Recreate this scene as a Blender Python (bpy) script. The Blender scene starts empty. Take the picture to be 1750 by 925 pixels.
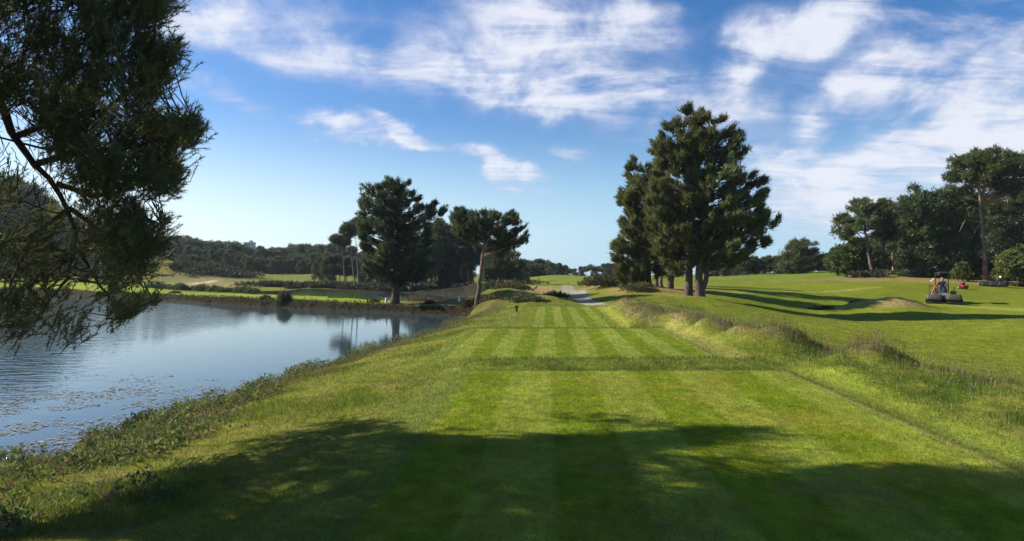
import bpy, bmesh, math, random
import numpy as np
from mathutils import Vector, Matrix

C = bpy.context.scene.collection
SC = bpy.context.scene
F = 1043.0                      # focal length in photo pixels
CX, CY, CAMH = 875.0, 463.0, 1.7
WATER = -1.2
SUN_AZ, SUN_EL = math.radians(-76), math.radians(31)   # azimuth from +Y towards +X
SUND = np.array([math.sin(SUN_AZ)*math.cos(SUN_EL), math.cos(SUN_AZ)*math.cos(SUN_EL), math.sin(SUN_EL)])

def at(px, py, d):
    return np.array([(px-CX)/F*d, d, CAMH-(py-CY)/F*d])
def xat(px, d): return (px-CX)/F*d

# ------------------------------------------------------------------ noise
def _hash(ix, iy, seed):
    h = (ix.astype(np.int64)*374761393 + iy.astype(np.int64)*668265263 + seed*1442695041) & 0x7fffffff
    h = ((h ^ (h >> 13))*1274126177) & 0x7fffffff
    return ((h ^ (h >> 16)) & 0xffff)/65535.0
def vnoise(x, y, seed=0):
    ix, iy = np.floor(x), np.floor(y)
    fx, fy = x-ix, y-iy
    u, v = fx*fx*fx*(fx*(fx*6-15)+10), fy*fy*fy*(fy*(fy*6-15)+10)
    a, b = _hash(ix, iy, seed), _hash(ix+1, iy, seed)
    c, d = _hash(ix, iy+1, seed), _hash(ix+1, iy+1, seed)
    return (a*(1-u)+b*u)*(1-v)+(c*(1-u)+d*u)*v
def fbm(x, y, scale=1.0, octv=4, seed=0, gain=0.5):
    x = np.asarray(x, float)*scale; y = np.asarray(y, float)*scale
    s, a, t = 0, 1.0, 0
    for o in range(octv):
        ca, sa = math.cos(o*1.1+.4), math.sin(o*1.1+.4)
        s = s + a*vnoise(ca*x-sa*y+o*17.3, sa*x+ca*y-o*9.1, seed+o); t += a
        a *= gain; x = x*2.03; y = y*2.03
    return s/t
def sstep(a, b, x):
    t = np.clip((x-a)/(b-a), 0, 1)
    return t*t*(3-2*t)
def poly_sd(x, y, poly):
    """signed distance, positive inside"""
    x = np.asarray(x, float); y = np.asarray(y, float)
    d2 = np.full(x.shape, 1e18); ins = np.zeros(x.shape, bool)
    n = len(poly)
    for i in range(n):
        ax, ay = poly[i]; bx, by = poly[(i+1) % n]
        ex, ey = bx-ax, by-ay
        t = np.clip(((x-ax)*ex+(y-ay)*ey)/(ex*ex+ey*ey+1e-12), 0, 1)
        d2 = np.minimum(d2, (x-ax-t*ex)**2+(y-ay-t*ey)**2)
        if ay != by:
            c = ((ay > y) != (by > y)) & (x < (bx-ax)*(y-ay)/(by-ay)+ax)
            ins ^= c
    d = np.sqrt(d2)
    return np.where(ins, d, -d)
def line_dist(x, y, pts):
    d2 = np.full(np.shape(x), 1e18)
    for (ax, ay), (bx, by) in zip(pts[:-1], pts[1:]):
        ex, ey = bx-ax, by-ay
        t = np.clip(((x-ax)*ex+(y-ay)*ey)/(ex*ex+ey*ey+1e-12), 0, 1)
        d2 = np.minimum(d2, (x-ax-t*ex)**2+(y-ay-t*ey)**2)
    return np.sqrt(d2)

# ------------------------------------------------------------------ terrain
POND = [(-9.2, 6.9), (-7.7, 7.2), (-7.0, 8.0), (-6.6, 11.3), (-6.2, 14.4), (-5.3, 18.7), (-4.3, 23.4), (-2.95, 31), (-2.5, 36), (-2.8, 38.6), (-7.8, 42.0),
        (-13.5, 45.2), (-17.9, 47.8), (-28, 54.5), (-38, 61.7), (-50, 69), (-64, 76), (-85, 78), (-95, 60), (-70, 30), (-40, 12), (-20, 6), (-13, 5.6)]
BACKPOND = [(-31, 71), (-27, 79), (-15, 81), (-6, 76), (-3.2, 66), (-2.6, 54), (-3.6, 46.0), (-5, 45.4), (-10.5, 48.6), (-17, 56), (-24, 62)]
PATH = [(xat(1075, 29.8), 29.8), (xat(1045, 30.5), 30.5), (xat(1018, 32.5), 32.5), (xat(1000, 37), 37), (xat(985, 44), 44), (xat(975, 52), 52), (xat(968, 60), 60), (xat(962, 70), 70)]

CP = [(0,0,0),(0,-10,0),(10,-10,.1),(-5,-6,0),(-10,3,-.15),(-20,-2,-.2),(-25,-25,0),(25,-25,.2),(0,-40,0),
      (1,3,0),(4,3,0),(-1,6,0),(4,8,0),(0,12,0),(4,14,0),(1,18,0),(3,18,0),(1,24,0),(3,28,-.02),(1,28,-.02),
      (-3,5,-.10),(-5.5,6,-.50),(-3,9,-.22),(-5.3,9,-.68),(-3,13,-.27),(-5,13.5,-.70),(-2.8,18,-.32),(-4.2,18,-.70),(-1.8,24,-.32),(-3.2,24,-.65),(-2.0,30,-.55),(-.6,31,-.25),
      (5.5,4,.03),(5.5,9,.05),(7,6,0),(6.5,12,-.05),(5.5,17,0),(5,24,0),(20,-3,.1),
      (9.5,10.5,-.28),(14,13,-.45),(30,20,-.3),
      (-8,44,-.56),(-3.2,41.5,-.42),(-13.5,48,-.56),(-19,52,-.56),(-38,65,-.5),(-52,74,-.3),(-64,80,-.2),
      (-110,30,1),(-100,80,1),(-60,-20,0)]
for px, py, d in [(1600,600,18),(1750,560,25),(1608,515,42),(1400,540,35),(1450,560,26),(1300,500,46),(1300,480,70),(1400,470,75),(1480,466,70),(1560,471,66),
                  (1560,490,52),(1660,493,52),(1750,491,55),(1750,520,40),(1750,474,70),(1190,512,36),(1110,500,42),(1145,495,46),(1240,500,42),(1060,515,32),
                  (1300,560,22),(1220,520,33),(1000,510,40),(1018,522,32.5),(965,495,60),(980,488,75),(900,488,80),(950,471.5,118),(880,480,110),(1050,478,105),(900,510,38),(935,516,36),
                  (850,482,75),(820,519,38),(400,490,85),(500,491,85),(450,470,118),(540,471,118),(320,476,95),(330,443,106),(285,446,105),(395,465,108),
                  (230,455,105),(100,458,110),(0,462,120),(600,494.5,84),(700,494.5,86),(780,494,84),(600,484,100),(700,483,104),(1130,480,80),(1200,478,85)]:
    p = at(px, py, d); CP.append(tuple(p))
for az, r, z in [(-80,160,2),(-60,190,3),(-40,165,2.2),(-25,165,2),(-10,165,-.6),(0,165,-1.5),(8,165,-1),(20,165,.6),(40,150,1.6),(60,150,2),(90,120,1),(130,120,0),(180,120,0),(-130,120,0),
                 (-30,270,10),(-22,280,9.5),(-15,270,5),(-45,270,8),(-5,280,-3),(5,280,-3),(20,280,0),(45,280,3),
                 (-60,600,10),(-20,600,8),(0,600,-3),(30,600,0),(70,600,3),(120,600,0),(180,600,0),(-120,600,3)]:
    CP.append((r*math.sin(math.radians(az)), r*math.cos(math.radians(az)), z))
CP = np.array(CP, float)
def _tpsk(r2): return np.where(r2 > 1e-9, .5*r2*np.log(np.maximum(r2, 1e-9)), 0)
def _warp(x, y):
    r = np.hypot(x, y)+1e-9
    k = np.log1p(r/12.0)*12.0/r
    return x*k/12, y*k/12
_wx, _wy = _warp(CP[:,0], CP[:,1])
_n = len(CP)
_K = _tpsk((_wx[:,None]-_wx[None])**2+(_wy[:,None]-_wy[None])**2)+np.eye(_n)*2e-3
_P = np.c_[np.ones(_n), _wx, _wy]
_sol = np.linalg.solve(np.block([[_K, _P],[_P.T, np.zeros((3,3))]]), np.r_[CP[:,2], 0, 0, 0])
def tps(x, y):
    x = np.ravel(x); y = np.ravel(y); out = np.empty(len(x))
    for i in range(0, len(x), 60000):
        a, b = _warp(x[i:i+60000], y[i:i+60000])
        out[i:i+60000] = _tpsk((a[:,None]-_wx[None])**2+(b[:,None]-_wy[None])**2)@_sol[:_n]+_sol[_n]+_sol[_n+1]*a+_sol[_n+2]*b
    return out
# hummocks: px, depth, half width x, half width y, height
HUM = [(1335,13.4,.8,.7,.46),(1272,14.4,.55,.6,.36),(1225,16.2,.75,.8,.44),(1490,10.9,.7,.55,.40),(1180,18.4,.75,.9,.38),(1090,20.5,.9,2.6,.42),(1065,25,.8,2.5,.35),(1440,9.7,.6,.7,.12),
       (1600,9.4,1.0,.9,.16),(1690,8.4,.8,.9,.10),(1120,24,1.2,2.5,.25),(1520,38,2.2,1.3,.75),(1455,38.5,1.2,1.2,.15),
       (868,45,1.5,2.5,.45),(930,36.5,1.6,1.8,.40),(845,50,1.5,3,.4),(888,40.5,1.3,2,.3),(905,33,1.2,1.2,.15),(1040,44,1.9,2.4,.45),(1080,36,1.8,3,.15),(1180,35.4,2.2,1.6,.2),(1105,41,2.5,2.5,.3),
       (840,36.2,1.0,1.2,.35),(940,60,4,3,.25),(895,54,2,3,.35)]
def seg_y(x, y): return y+.0*x
def axis_s(x, y): return x-.0615*y
def tee_masks(x, y):
    s = axis_s(x, y)
    w = (fbm(x, y, 1.4, 3, 5)-.5)*.11
    def box(s0, s1, y0, y1, e=.02): return sstep(-e, e, s+w-s0)*sstep(-e, e, s1-s-w)*sstep(-e, e, y+w-y0)*sstep(-e, e, y1-y-w)
    t1 = box(-1.28, 3.86, 1.0, 10.35)
    t2 = box(-2.03, 3.17, 11.75, 17.9)
    t3 = box(-1.1, 1.95, 18.35, 28.3, .04)
    return s, t1, t2, t3
def height(x, y):
    x = np.asarray(x, float); y = np.asarray(y, float); shp = x.shape
    x = x.ravel(); y = y.ravel()
    h = tps(x, y)
    s, t1, t2, t3 = tee_masks(x, y)
    pad = np.maximum.reduce([sstep(.9, 0, np.maximum(np.maximum(a-s, s-b), np.maximum(c-y, y-d))) for a, b, c, d in
                             [(-1.28,3.9,-3,10.3),(-2.0,3.2,11.8,17.9),(-1.1,2,18.4,28.3)]])
    h = h*(1-pad)
    r = np.hypot(x, y)
    for px, d, sx, sy, hh in HUM:
        X = xat(px, d); e = ((x-X)/sx)**2+((y-d)/sy)**2
        h = h+hh*np.exp(-e)*(1-pad)*(.8+.4*fbm(x, y, 1.2, 3, 77))
    # small ridge between the tees
    h = h+.075*np.exp(-((y-10.95-.05*np.sin(x*1.3))/.34)**2)*sstep(-1.9, -1.2, s)*sstep(4.6, 3.6, s)
    h = h-.03*np.exp(-((y-10.42)/.06)**2)*sstep(-1.4, -1.0, s)*sstep(4.2, 3.8, s)
    h = h-.03*np.exp(-((y-18.12)/.14)**2)*sstep(-2, -1.6, s)*sstep(3.4, 3.0, s)
    rough = (1-pad)
    h = h+(fbm(x, y, .9, 3, 11)-.5)*.14*rough*sstep(60, 20, r)+(fbm(x, y, .12, 3, 21)-.5)*.5*sstep(18, 45, r)
    h = h+.3*sstep(150, 230, r)*(fbm(x, y, .05, 3, 3)-.5)
    wob = (fbm(x, y, .7, 3, 31)-.5)*.9
    for poly, far in ((POND, .5), (BACKPOND, .6)):
        sd = poly_sd(x, y, poly)+wob*np.where(y < 37, .8, .3)
        bw = np.where((y < 36.5) & (x > -15), 1.5, far) if poly is POND else far
        out = np.clip(-sd/bw, 0, 1)
        bank = WATER-.02+(h-WATER)*(out**.55)
        h = np.where(sd > 0, WATER-.03-np.minimum(sd*.45, 1.3), np.where(out < 1, bank, h))
    return h.reshape(shp)
def hz(x, y): return float(height(np.array([x]), np.array([y]))[0])

def lerp3(c, col, m): return c*(1-m[:,None])+np.asarray(col)[None]*m[:,None]
def ground_colour(x, y):
    """albedo of what grows or lies at (x, y); also the blade length there"""
    n = len(x); r = np.hypot(x, y)
    s, t1, t2, t3 = tee_masks(x, y)
    n1 = fbm(x, y, .6, 4, 41); n2 = fbm(x, y, 3.2, 4, 43); n3 = fbm(x, y, .1, 4, 45); n4 = fbm(x, y, 9, 3, 47)
    c = np.tile(np.array([.125, .160, .028]), (n, 1))
    ln = np.full(n, .07)
    # straw and moss mottling of the rough
    c = lerp3(c, (.19, .18, .065), sstep(.48, .72, n2)*.55)
    c = lerp3(c, (.095, .155, .020), sstep(.5, .7, n1)*.6)
    # the fairway right of the tees
    fw = sstep(7.0, 9.0, x-.02*y+(n1-.5)*2.5)*sstep(9, 12, y)*sstep(0, 2, y-6-.25*x)*sstep(66, 52, y+(n3-.5)*16)
    c = lerp3(c, (.135, .182, .020), fw*.92)
    c = lerp3(c, (.16, .20, .045), fw*sstep(.5, .75, n2)*.35)
    ln = np.where(fw > .5, .03, ln)
    # lighter cart track across the fairway
    tr = line_dist(x, y, [(xat(1220, 42), 42), (xat(1300, 43.5), 43.5), (xat(1370, 47), 47), (xat(1500, 50), 50)])
    c = lerp3(c, (.24, .27, .10), sstep(.5, .2, tr)*.75)
    tr = line_dist(x, y, [(xat(1618, 40.6), 40.6), (xat(1680, 38.5), 38.5), (xat(1760, 36.2), 36.2), (40, 33)])
    c = lerp3(c, (.25, .29, .09), sstep(1.1, .3, np.abs(tr-.4))*.5)
    # sandy heath patches
    def patch(px, d, rx, ry, col, k, sd):
        nonlocal c
        X = xat(px, d); e = np.sqrt(((x-X)/rx)**2+((y-d)/ry)**2)
        m = sstep(1.15, .55, e+(fbm(x, y, 1.1*30/max(d, 12), 4, sd)-.5)*1.0)*k
        c = lerp3(c, col, m); return m
    patch(1530, 37.4, 2.1, 1.1, (.30, .22, .09), .9, 61)
    patch(1450, 37.8, 2.6, .5, (.22, .24, .10), .7, 62)
    patch(1560, 60.5, 13, 3, (.24, .16, .075), .6, 63)
    patch(1480, 61, 8, 3.5, (.20, .16, .065), .7, 64)
    patch(1680, 56.5, 7, 2.2, (.28, .15, .07), .75, 65)
    patch(1100, 41, 3.5, 4, (.24, .17, .07), .75, 66)
    patch(1140, 47, 4, 5, (.27, .17, .08), .8, 67)
    patch(920, 52, 4, 7, (.30, .21, .10), .85, 68)
    patch(870, 40, 2.6, 4, (.22, .19, .08), .55, 69)
    patch(1045, 60, 3.5, 14, (.28, .21, .10), .8, 70)
    patch(1000, 50, 3, 9, (.23, .21, .10), .6, 71)
    patch(1110, 26, 2.0, 4, (.19, .17, .06), .6, 72)
    patch(1190, 36, 2.6, 1.4, (.24, .17, .07), .6, 73)
    patch(450, 92, 22, 12, (.25, .195, .095), .75, 74)
    patch(330, 93, 6, 3, (.32, .18, .12), .8, 75)
    patch(560, 93, 10, 8, (.24, .17, .09), .6, 76)
    patch(300, 104, 15, 10, (.16, .15, .06), .7, 78)
    patch(830, 74, 9, 6, (.13, .135, .045), .7, 79)
    patch(680, 90, 16, 9, (.095, .110, .040), .8, 81)
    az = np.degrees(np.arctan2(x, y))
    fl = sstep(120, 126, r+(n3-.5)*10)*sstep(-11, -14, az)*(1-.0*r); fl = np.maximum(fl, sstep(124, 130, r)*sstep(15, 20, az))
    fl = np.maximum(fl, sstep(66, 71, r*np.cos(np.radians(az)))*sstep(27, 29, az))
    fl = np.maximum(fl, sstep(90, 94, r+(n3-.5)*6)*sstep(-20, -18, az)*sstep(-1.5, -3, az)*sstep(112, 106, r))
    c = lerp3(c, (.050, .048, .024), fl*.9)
    # far fairways
    def fair(px, d, rx, ry, col=(.12, .17, .045), k=.85):
        nonlocal c
        X = xat(px, d); e = np.sqrt(((x-X)/rx)**2+((y-d)/ry)**2)
        c = lerp3(c, col, sstep(1.1, .9, e+(n3-.5)*.5)*k)
    fair(955, 106, 17, 28, (.14,.19,.035), .92); fair(480, 112, 16, 20, (.16, .18, .06)); fair(560, 112, 9, 20, (.13, .17, .05)); fair(1330, 80, 13, 16, (.115, .17, .03))
    fair(250, 92, 9, 4, (.17, .18, .07))
    # bunker lip
    e = line_dist(x, y, [(xat(330, 88), 88), (xat(352, 90), 90), (xat(365, 92), 92)])
    c = lerp3(c, (.42, .38, .30), sstep(1.0, .4, e))
    # mown causeway beyond the pond
    sdp = poly_sd(x, y, POND); sdb = poly_sd(x, y, BACKPOND)
    cw = sstep(-7, -9, x)*sstep(.65, .9, -sdp)*sstep(8.5, 6.5, -sdp+(n1-.5)*2)*sstep(38, 40, y)*sstep(-.9, -1.3, sdb)
    c = lerp3(c, (.20, .275, .045), cw)
    ch = ((y > 38) & (x < 0) & (sdp > -8)).astype(float)
    c = lerp3(c, (.085, .125, .03), ch*(1-cw)*.7)
    br = .7*sstep(-10.5, -8.5, x)*sstep(-2.5, -3.2, x)*sstep(37, 39, y)*sstep(47, 44, y)
    c = lerp3(c, (.17, .11, .055), br*.8)
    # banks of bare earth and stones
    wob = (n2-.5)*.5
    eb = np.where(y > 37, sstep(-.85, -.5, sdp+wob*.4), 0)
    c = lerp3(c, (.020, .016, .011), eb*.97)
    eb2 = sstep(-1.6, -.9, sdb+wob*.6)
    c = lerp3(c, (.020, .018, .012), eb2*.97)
    # the near bank: creeping plants, dry stems, red and yellow leaves
    nb = sstep(-2.9, -1.9, sdp+(n1-.5)*1.6)*(y < 37)
    c = lerp3(c, (.075, .085, .030), nb*.8)
    c = lerp3(c, (.12, .085, .05), nb*sstep(.52, .68, n2)*.8)
    # collar round the tees
    def dist_box(a, b, y0, y1): return np.maximum(np.maximum(a-s, s-b), np.maximum(y0-y, y-y1))
    d1, d2, d3 = dist_box(-1.28, 3.86, 1, 10.35), dist_box(-2.03, 3.17, 11.75, 17.9), dist_box(-1.1, 1.95, 18.35, 28.3)
    col = np.maximum.reduce([sstep(.75, .55, d1+(n1-.5)*.3), sstep(.55, .4, d2+(n1-.5)*.3), sstep(.6, .4, d3+(n1-.5)*.3)])
    c = lerp3(c, (.135, .185, .038), col*.9)
    ln = np.where(col > .5, .035, ln)
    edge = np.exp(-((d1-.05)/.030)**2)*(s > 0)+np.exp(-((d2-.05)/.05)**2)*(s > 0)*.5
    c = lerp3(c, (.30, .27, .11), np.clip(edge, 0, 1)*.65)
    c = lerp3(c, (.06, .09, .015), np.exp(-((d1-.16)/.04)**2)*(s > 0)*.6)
    strip = sstep(.28, .40, d1)*sstep(.95, .6, d1)*(s > 3)
    c = lerp3(c, (.185, .25, .040), strip*.8)
    strip = sstep(.12, .25, d2)*sstep(.9, .6, d2)*(s > 3)
    c = lerp3(c, (.24, .25, .085), strip*.7)
    strip = sstep(.12, .25, d3)*sstep(.55, .4, d3)*(s > 1)
    c = lerp3(c, (.22, .25, .065), strip*.7)
    # ridge between the tees
    rd = np.exp(-((y-11.0+(n1-.5)*.5)/(.30+.22*n2))**4)*sstep(-1.9, -1.2, s)*sstep(4.8, 4.0, s)
    c = lerp3(c, (.118, .172, .032), rd*.9)
    ln = np.where(rd > .4, .045+.055*sstep(.4, .65, n2), ln)
    c = lerp3(c, (.035, .06, .012), np.exp(-((y-10.43+(n1-.5)*.16)/(.04+.06*n2))**2)*sstep(-1.4, -1, s)*sstep(4.2, 3.9, s)*.55)  # shadow line along the ridge's front edge, painted in as dark colour
    # mowing stripes: the nap lies towards or away, alternately
    def stripes(s0, w, first, dark, light):
        k = (s+(n1-.5)*.05-s0)/w
        ph = k-np.floor(k/2)*2+first
        ph = np.where(ph >= 2, ph-2, ph)
        li = sstep(.94, 1.06, ph)*sstep(2.06, 1.94, ph)+sstep(.06, -.06, ph)
        return np.asarray(dark)[None]*(1-li[:,None])+np.asarray(light)[None]*li[:,None]
    mot = (1+.22*(n1-.5)+.25*(n4-.5)+.15*(n2-.5))[:,None]
    DK, LT = (.124, .186, .014), (.180, .236, .046)
    c = c*(1-t1[:,None])+stripes(-1.28, .66, 0, (.128, .190, .012), (.178, .238, .036))*mot*t1[:,None]
    c = lerp3(c, (.20, .205, .035), t1*sstep(.50, .72, fbm(x, y, 1.3, 4, 48))*.5)
    sc_ = sstep(.80, .86, vnoise(x*3.1+.7*y, y*2.3, 49))*(fbm(x, y, .8, 2, 50) > .5)
    c = lerp3(c, (.17, .145, .055), np.maximum(t1, t2)*sc_*.45)
    # fade to plain collar on its left strip
    c = c*(1-t2[:,None])+stripes(-2.03, .433, 1, DK, LT)*mot*t2[:,None]
    t3c = stripes(-.52, .335, 1, (.12, .186, .018), (.188, .243, .05))
    t3c = np.where((s < -.55)[:,None], np.array([.150, .180, .030])[None], t3c)
    c = c*(1-t3[:,None])+t3c*mot*t3[:,None]
    tee = np.maximum.reduce([t1, t2, t3])
    ln = np.where(tee > .5, .019, ln)
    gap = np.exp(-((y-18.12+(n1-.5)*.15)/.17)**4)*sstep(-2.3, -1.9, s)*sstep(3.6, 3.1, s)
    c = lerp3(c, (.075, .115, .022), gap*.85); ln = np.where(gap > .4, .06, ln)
    # rough lengths
    roughm = (tee < .3) & (col < .4) & (fw < .5) & (rd < .4) & (gap < .4)
    ln = np.where(roughm, .032+.05*sstep(.45, .7, n1)*sstep(0, 1, np.abs(s-1)-3), ln)
    rr = sstep(4.5, 5.2, s)*sstep(9.5, 8.0, s)*(y < 30)*(y > 2)
    lush = rr*roughm*sstep(.40, .62, fbm(x, y, 1.9, 4, 91))
    c = lerp3(c, (.075, .150, .018), lush*.75); c = lerp3(c, (.185, .205, .050), rr*roughm*sstep(.55, .75, fbm(x, y, 2.6, 3, 92))*.5)
    ln = np.where(roughm & (rr > .5), .028+.085*lush, ln)
    hum = np.zeros(n)
    for px, d, sx, sy, hh in HUM[:11]:
        hum = np.maximum(hum, np.exp(-((x-xat(px, d))/sx)**2-((y-d)/sy)**2)*min(1, hh/.3))
    hum = hum*(1-tee)*(1-col)
    c = lerp3(c, (.105, .135, .030), sstep(.2, .6, hum)*.6)
    c = lerp3(c, (.20, .15, .075), sstep(.35, .8, hum+(n2-.5)*.5)*.55)
    ln = ln+.07*sstep(.35, .9, hum)
    ln = np.where(nb > .5, .06, ln)
    # gravel path
    pdist = line_dist(x, y, PATH)
    pm = sstep(.15, -.1, pdist-np.interp(y, [30, 33, 45, 70], [.4, .48, .52, .5])+(n2-.5)*.5)
    c = lerp3(c, (.29, .27, .235), pm*.9)
    c = lerp3(c, (.22, .23, .12), pm*np.exp(-(pdist/.16)**2)*.5)
    ln = np.where((pm > .4) | (sdp > -.15) | (sdb > -.15), 0, ln)
    # pond bed
    c = lerp3(c, (.035, .035, .022), sstep(-.15, .25, np.maximum(sdp, sdb)))
    # bare worn spot right of the tee
    e = np.hypot((x-xat(1655, 9.9))/.55, (y-9.95)/.22)
    c = lerp3(c, (.33, .27, .17), sstep(1.1, .5, e+(n2-.5)*.8)*.85)
    c = c*(1+.35*(n4-.5)*sstep(70, 15, r))[:,None]*(1+.25*(n3-.5))[:,None]
    g = (c[:,1] > c[:,0])&(c[:,1] > .06); c = np.where(g[:,None], c*np.array([1.04, .95, .72]), c)
    return np.clip(c, .004, .8), ln

# ------------------------------------------------------------------ mesh helpers
def mesh_from(name, V, faces, col=None, smooth=False, mats=None):
    """faces: (n,3) or (n,4) array or a list of such arrays; col: (nverts,3)"""
    if not isinstance(faces, list): faces = [faces]
    faces = [np.asarray(f, np.int32) for f in faces if len(f)]
    me = bpy.data.meshes.new(name)
    V = np.ascontiguousarray(V, np.float32)
    me.vertices.add(len(V)); me.vertices.foreach_set('co', V.ravel())
    loops = np.concatenate([f.ravel() for f in faces])
    sizes = np.concatenate([np.full(len(f), f.shape[1], np.int32) for f in faces])
    starts = np.r_[0, np.cumsum(sizes)[:-1]].astype(np.int32)
    me.loops.add(len(loops)); me.loops.foreach_set('vertex_index', loops.astype(np.int32))
    me.polygons.add(len(sizes)); me.polygons.foreach_set('loop_start', starts)
    me.polygons.foreach_set('use_smooth', np.full(len(sizes), smooth, bool))
    me.update(calc_edges=True); me.validate()
    if col is not None:
        a = me.attributes.new('Col', 'FLOAT_COLOR', 'POINT')
        a.data.foreach_set('color', np.c_[col, np.ones(len(col))].astype(np.float32).ravel())
    for m in (mats or []): me.materials.append(m)
    return me
def link(name, me, parent=None, loc=None):
    o = bpy.data.objects.new(name, me); C.objects.link(o)
    if parent is not None: o.parent = parent
    if loc is not None: o.location = loc
    return o
def thing(name, label, cat, loc=(0,0,0), rz=0, group=None):
    o = bpy.data.objects.new(name, None); C.objects.link(o)
    o.location = loc; o.rotation_euler = (0,0,rz); o.empty_display_size = .2
    o['label'] = label; o['category'] = cat
    if group: o['group'] = group
    return o
def tag(o, label=None, cat=None, group=None, kind=None):
    for k, v in (('label', label), ('category', cat), ('group', group), ('kind', kind)):
        if v: o[k] = v
    return o
def dup(root, loc, rz=0, scale=1, label=None, group=None):
    r = root.copy(); C.objects.link(r); r.location = loc; r.rotation_euler = (0,0,rz)
    r.scale = (scale,)*3 if np.isscalar(scale) else scale
    if label: r['label'] = label
    if group: r['group'] = group
    for ch in list(root.children):
        c = ch.copy(); C.objects.link(c); c.parent = r
        for g in list(ch.children):
            d = g.copy(); C.objects.link(d); d.parent = c
    return r
class Geo:
    """collects numpy pieces of one mesh"""
    def __init__(s): s.V = []; s.F3 = []; s.F4 = []; s.Cc = []; s.n = 0
    def add(s, V, F, col=None):
        V = np.asarray(V, float).reshape(-1, 3); F = np.asarray(F, np.int64)
        if len(F): (s.F3 if F.shape[1] == 3 else s.F4).append(F+s.n)
        s.V.append(V); s.n += len(V)
        if col is None: col = np.ones((len(V), 3))
        s.Cc.append(np.broadcast_to(np.asarray(col, float), (len(V), 3)))
    def tube(s, pts, rad, k=6, col=None, cap=True):
        pts = np.asarray(pts, float); m = len(pts); rad = np.broadcast_to(rad, (m,))
        t = np.gradient(pts, axis=0); t /= np.linalg.norm(t, axis=1)[:,None]+1e-9
        ref = np.array([0,0,1.0]) if abs(t[0][2]) < .8 else np.array([1.0,0,0])
        a = np.cross(t, ref); a /= np.linalg.norm(a, axis=1)[:,None]+1e-9
        b = np.cross(t, a)
        th = np.arange(k)*2*math.pi/k
        ring = a[:,None]*np.cos(th)[None,:,None]+b[:,None]*np.sin(th)[None,:,None]
        V = (pts[:,None]+ring*rad[:,None,None]).reshape(-1, 3)
        i = np.arange(m-1)[:,None]*k; j = np.arange(k)[None]; j2 = (j+1) % k
        Fq = np.stack([i+j, i+j2, i+k+j2, i+k+j], -1).reshape(-1, 4)
        s.add(V, Fq, col)
        if cap:
            for base, pt in ((0, pts[0]), ((m-1)*k, pts[-1])):
                W = np.r_[V[base:base+k], pt[None]]
                s.add(W, np.stack([np.arange(k), (np.arange(k)+1) % k, np.full(k, k)], -1), col)
    def box(s, c, d, rot=None, bev=.0, col=None):
        bm = bmesh.new(); bmesh.ops.create_cube(bm, size=1)
        bmesh.ops.scale(bm, vec=d, verts=bm.verts)
        if bev: bmesh.ops.bevel(bm, geom=bm.edges[:], offset=bev, segments=3, affect='EDGES', profile=.5)
        if rot is not None: bmesh.ops.rotate(bm, matrix=rot, verts=bm.verts)
        bmesh.ops.translate(bm, vec=c, verts=bm.verts)
        s.bm(bm, col)
    def bm(s, bm, col=None):
        bmesh.ops.triangulate(bm, faces=bm.faces); bm.verts.index_update()
        s.add([v.co[:] for v in bm.verts], [[v.index for v in f.verts] for f in bm.faces], col); bm.free()
    def cyl(s, a, b, r, k=16, col=None): s.tube([a, b], [r, r], k, col)
    def mesh(s, name, mats, smooth=False):
        fs = []
        if s.F3: fs.append(np.concatenate(s.F3))
        if s.F4: fs.append(np.concatenate(s.F4))
        return mesh_from(name, np.concatenate(s.V), fs, np.concatenate(s.Cc), smooth, mats)

# ------------------------------------------------------------------ materials
def newmat(name):
    m = bpy.data.materials.new(name); m.use_nodes = True
    nt = m.node_tree; nt.nodes.clear()
    return m, nt
def N(nt, t, **kw):
    n = nt.nodes.new(t)
    for k, v in kw.items(): setattr(n, k, v)
    return n
def plant_mat(name, tint=(1,1,1), transl=.3, gloss=.03, rough=.5, vary=.25, noise=4.0):
    m, nt = newmat(name); L = nt.links.new
    out = N(nt, 'ShaderNodeOutputMaterial')
    at_ = N(nt, 'ShaderNodeAttribute', attribute_name='Col')
    no = N(nt, 'ShaderNodeTexNoise'); no.inputs['Scale'].default_value = noise; no.inputs['Detail'].default_value = 3
    geo = N(nt, 'ShaderNodeNewGeometry'); L(geo.outputs['Position'], no.inputs['Vector'])
    mr = N(nt, 'ShaderNodeMapRange'); mr.inputs['From Min'].default_value = .3; mr.inputs['From Max'].default_value = .7
    mr.inputs['To Min'].default_value = 1-vary; mr.inputs['To Max'].default_value = 1+vary
    L(no.outputs['Fac'], mr.inputs['Value'])
    mul = N(nt, 'ShaderNodeVectorMath', operation='SCALE'); L(at_.outputs['Color'], mul.inputs[0]); L(mr.outputs['Result'], mul.inputs['Scale'])
    mt = N(nt, 'ShaderNodeVectorMath', operation='MULTIPLY'); L(mul.outputs[0], mt.inputs[0]); mt.inputs[1].default_value = tint
    di = N(nt, 'ShaderNodeBsdfDiffuse'); tr = N(nt, 'ShaderNodeBsdfTranslucent'); gl = N(nt, 'ShaderNodeBsdfGlossy')
    L(mt.outputs[0], di.inputs['Color']); L(mt.outputs[0], tr.inputs['Color']); gl.inputs['Roughness'].default_value = rough
    gl.inputs['Color'].default_value = (.9, .95, 1, 1)
    m1 = N(nt, 'ShaderNodeMixShader'); m1.inputs[0].default_value = transl; L(di.outputs[0], m1.inputs[1]); L(tr.outputs[0], m1.inputs[2])
    m2 = N(nt, 'ShaderNodeMixShader'); m2.inputs[0].default_value = gloss; L(m1.outputs[0], m2.inputs[1]); L(gl.outputs[0], m2.inputs[2])
    L(m2.outputs[0], out.inputs['Surface'])
    return m
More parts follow.
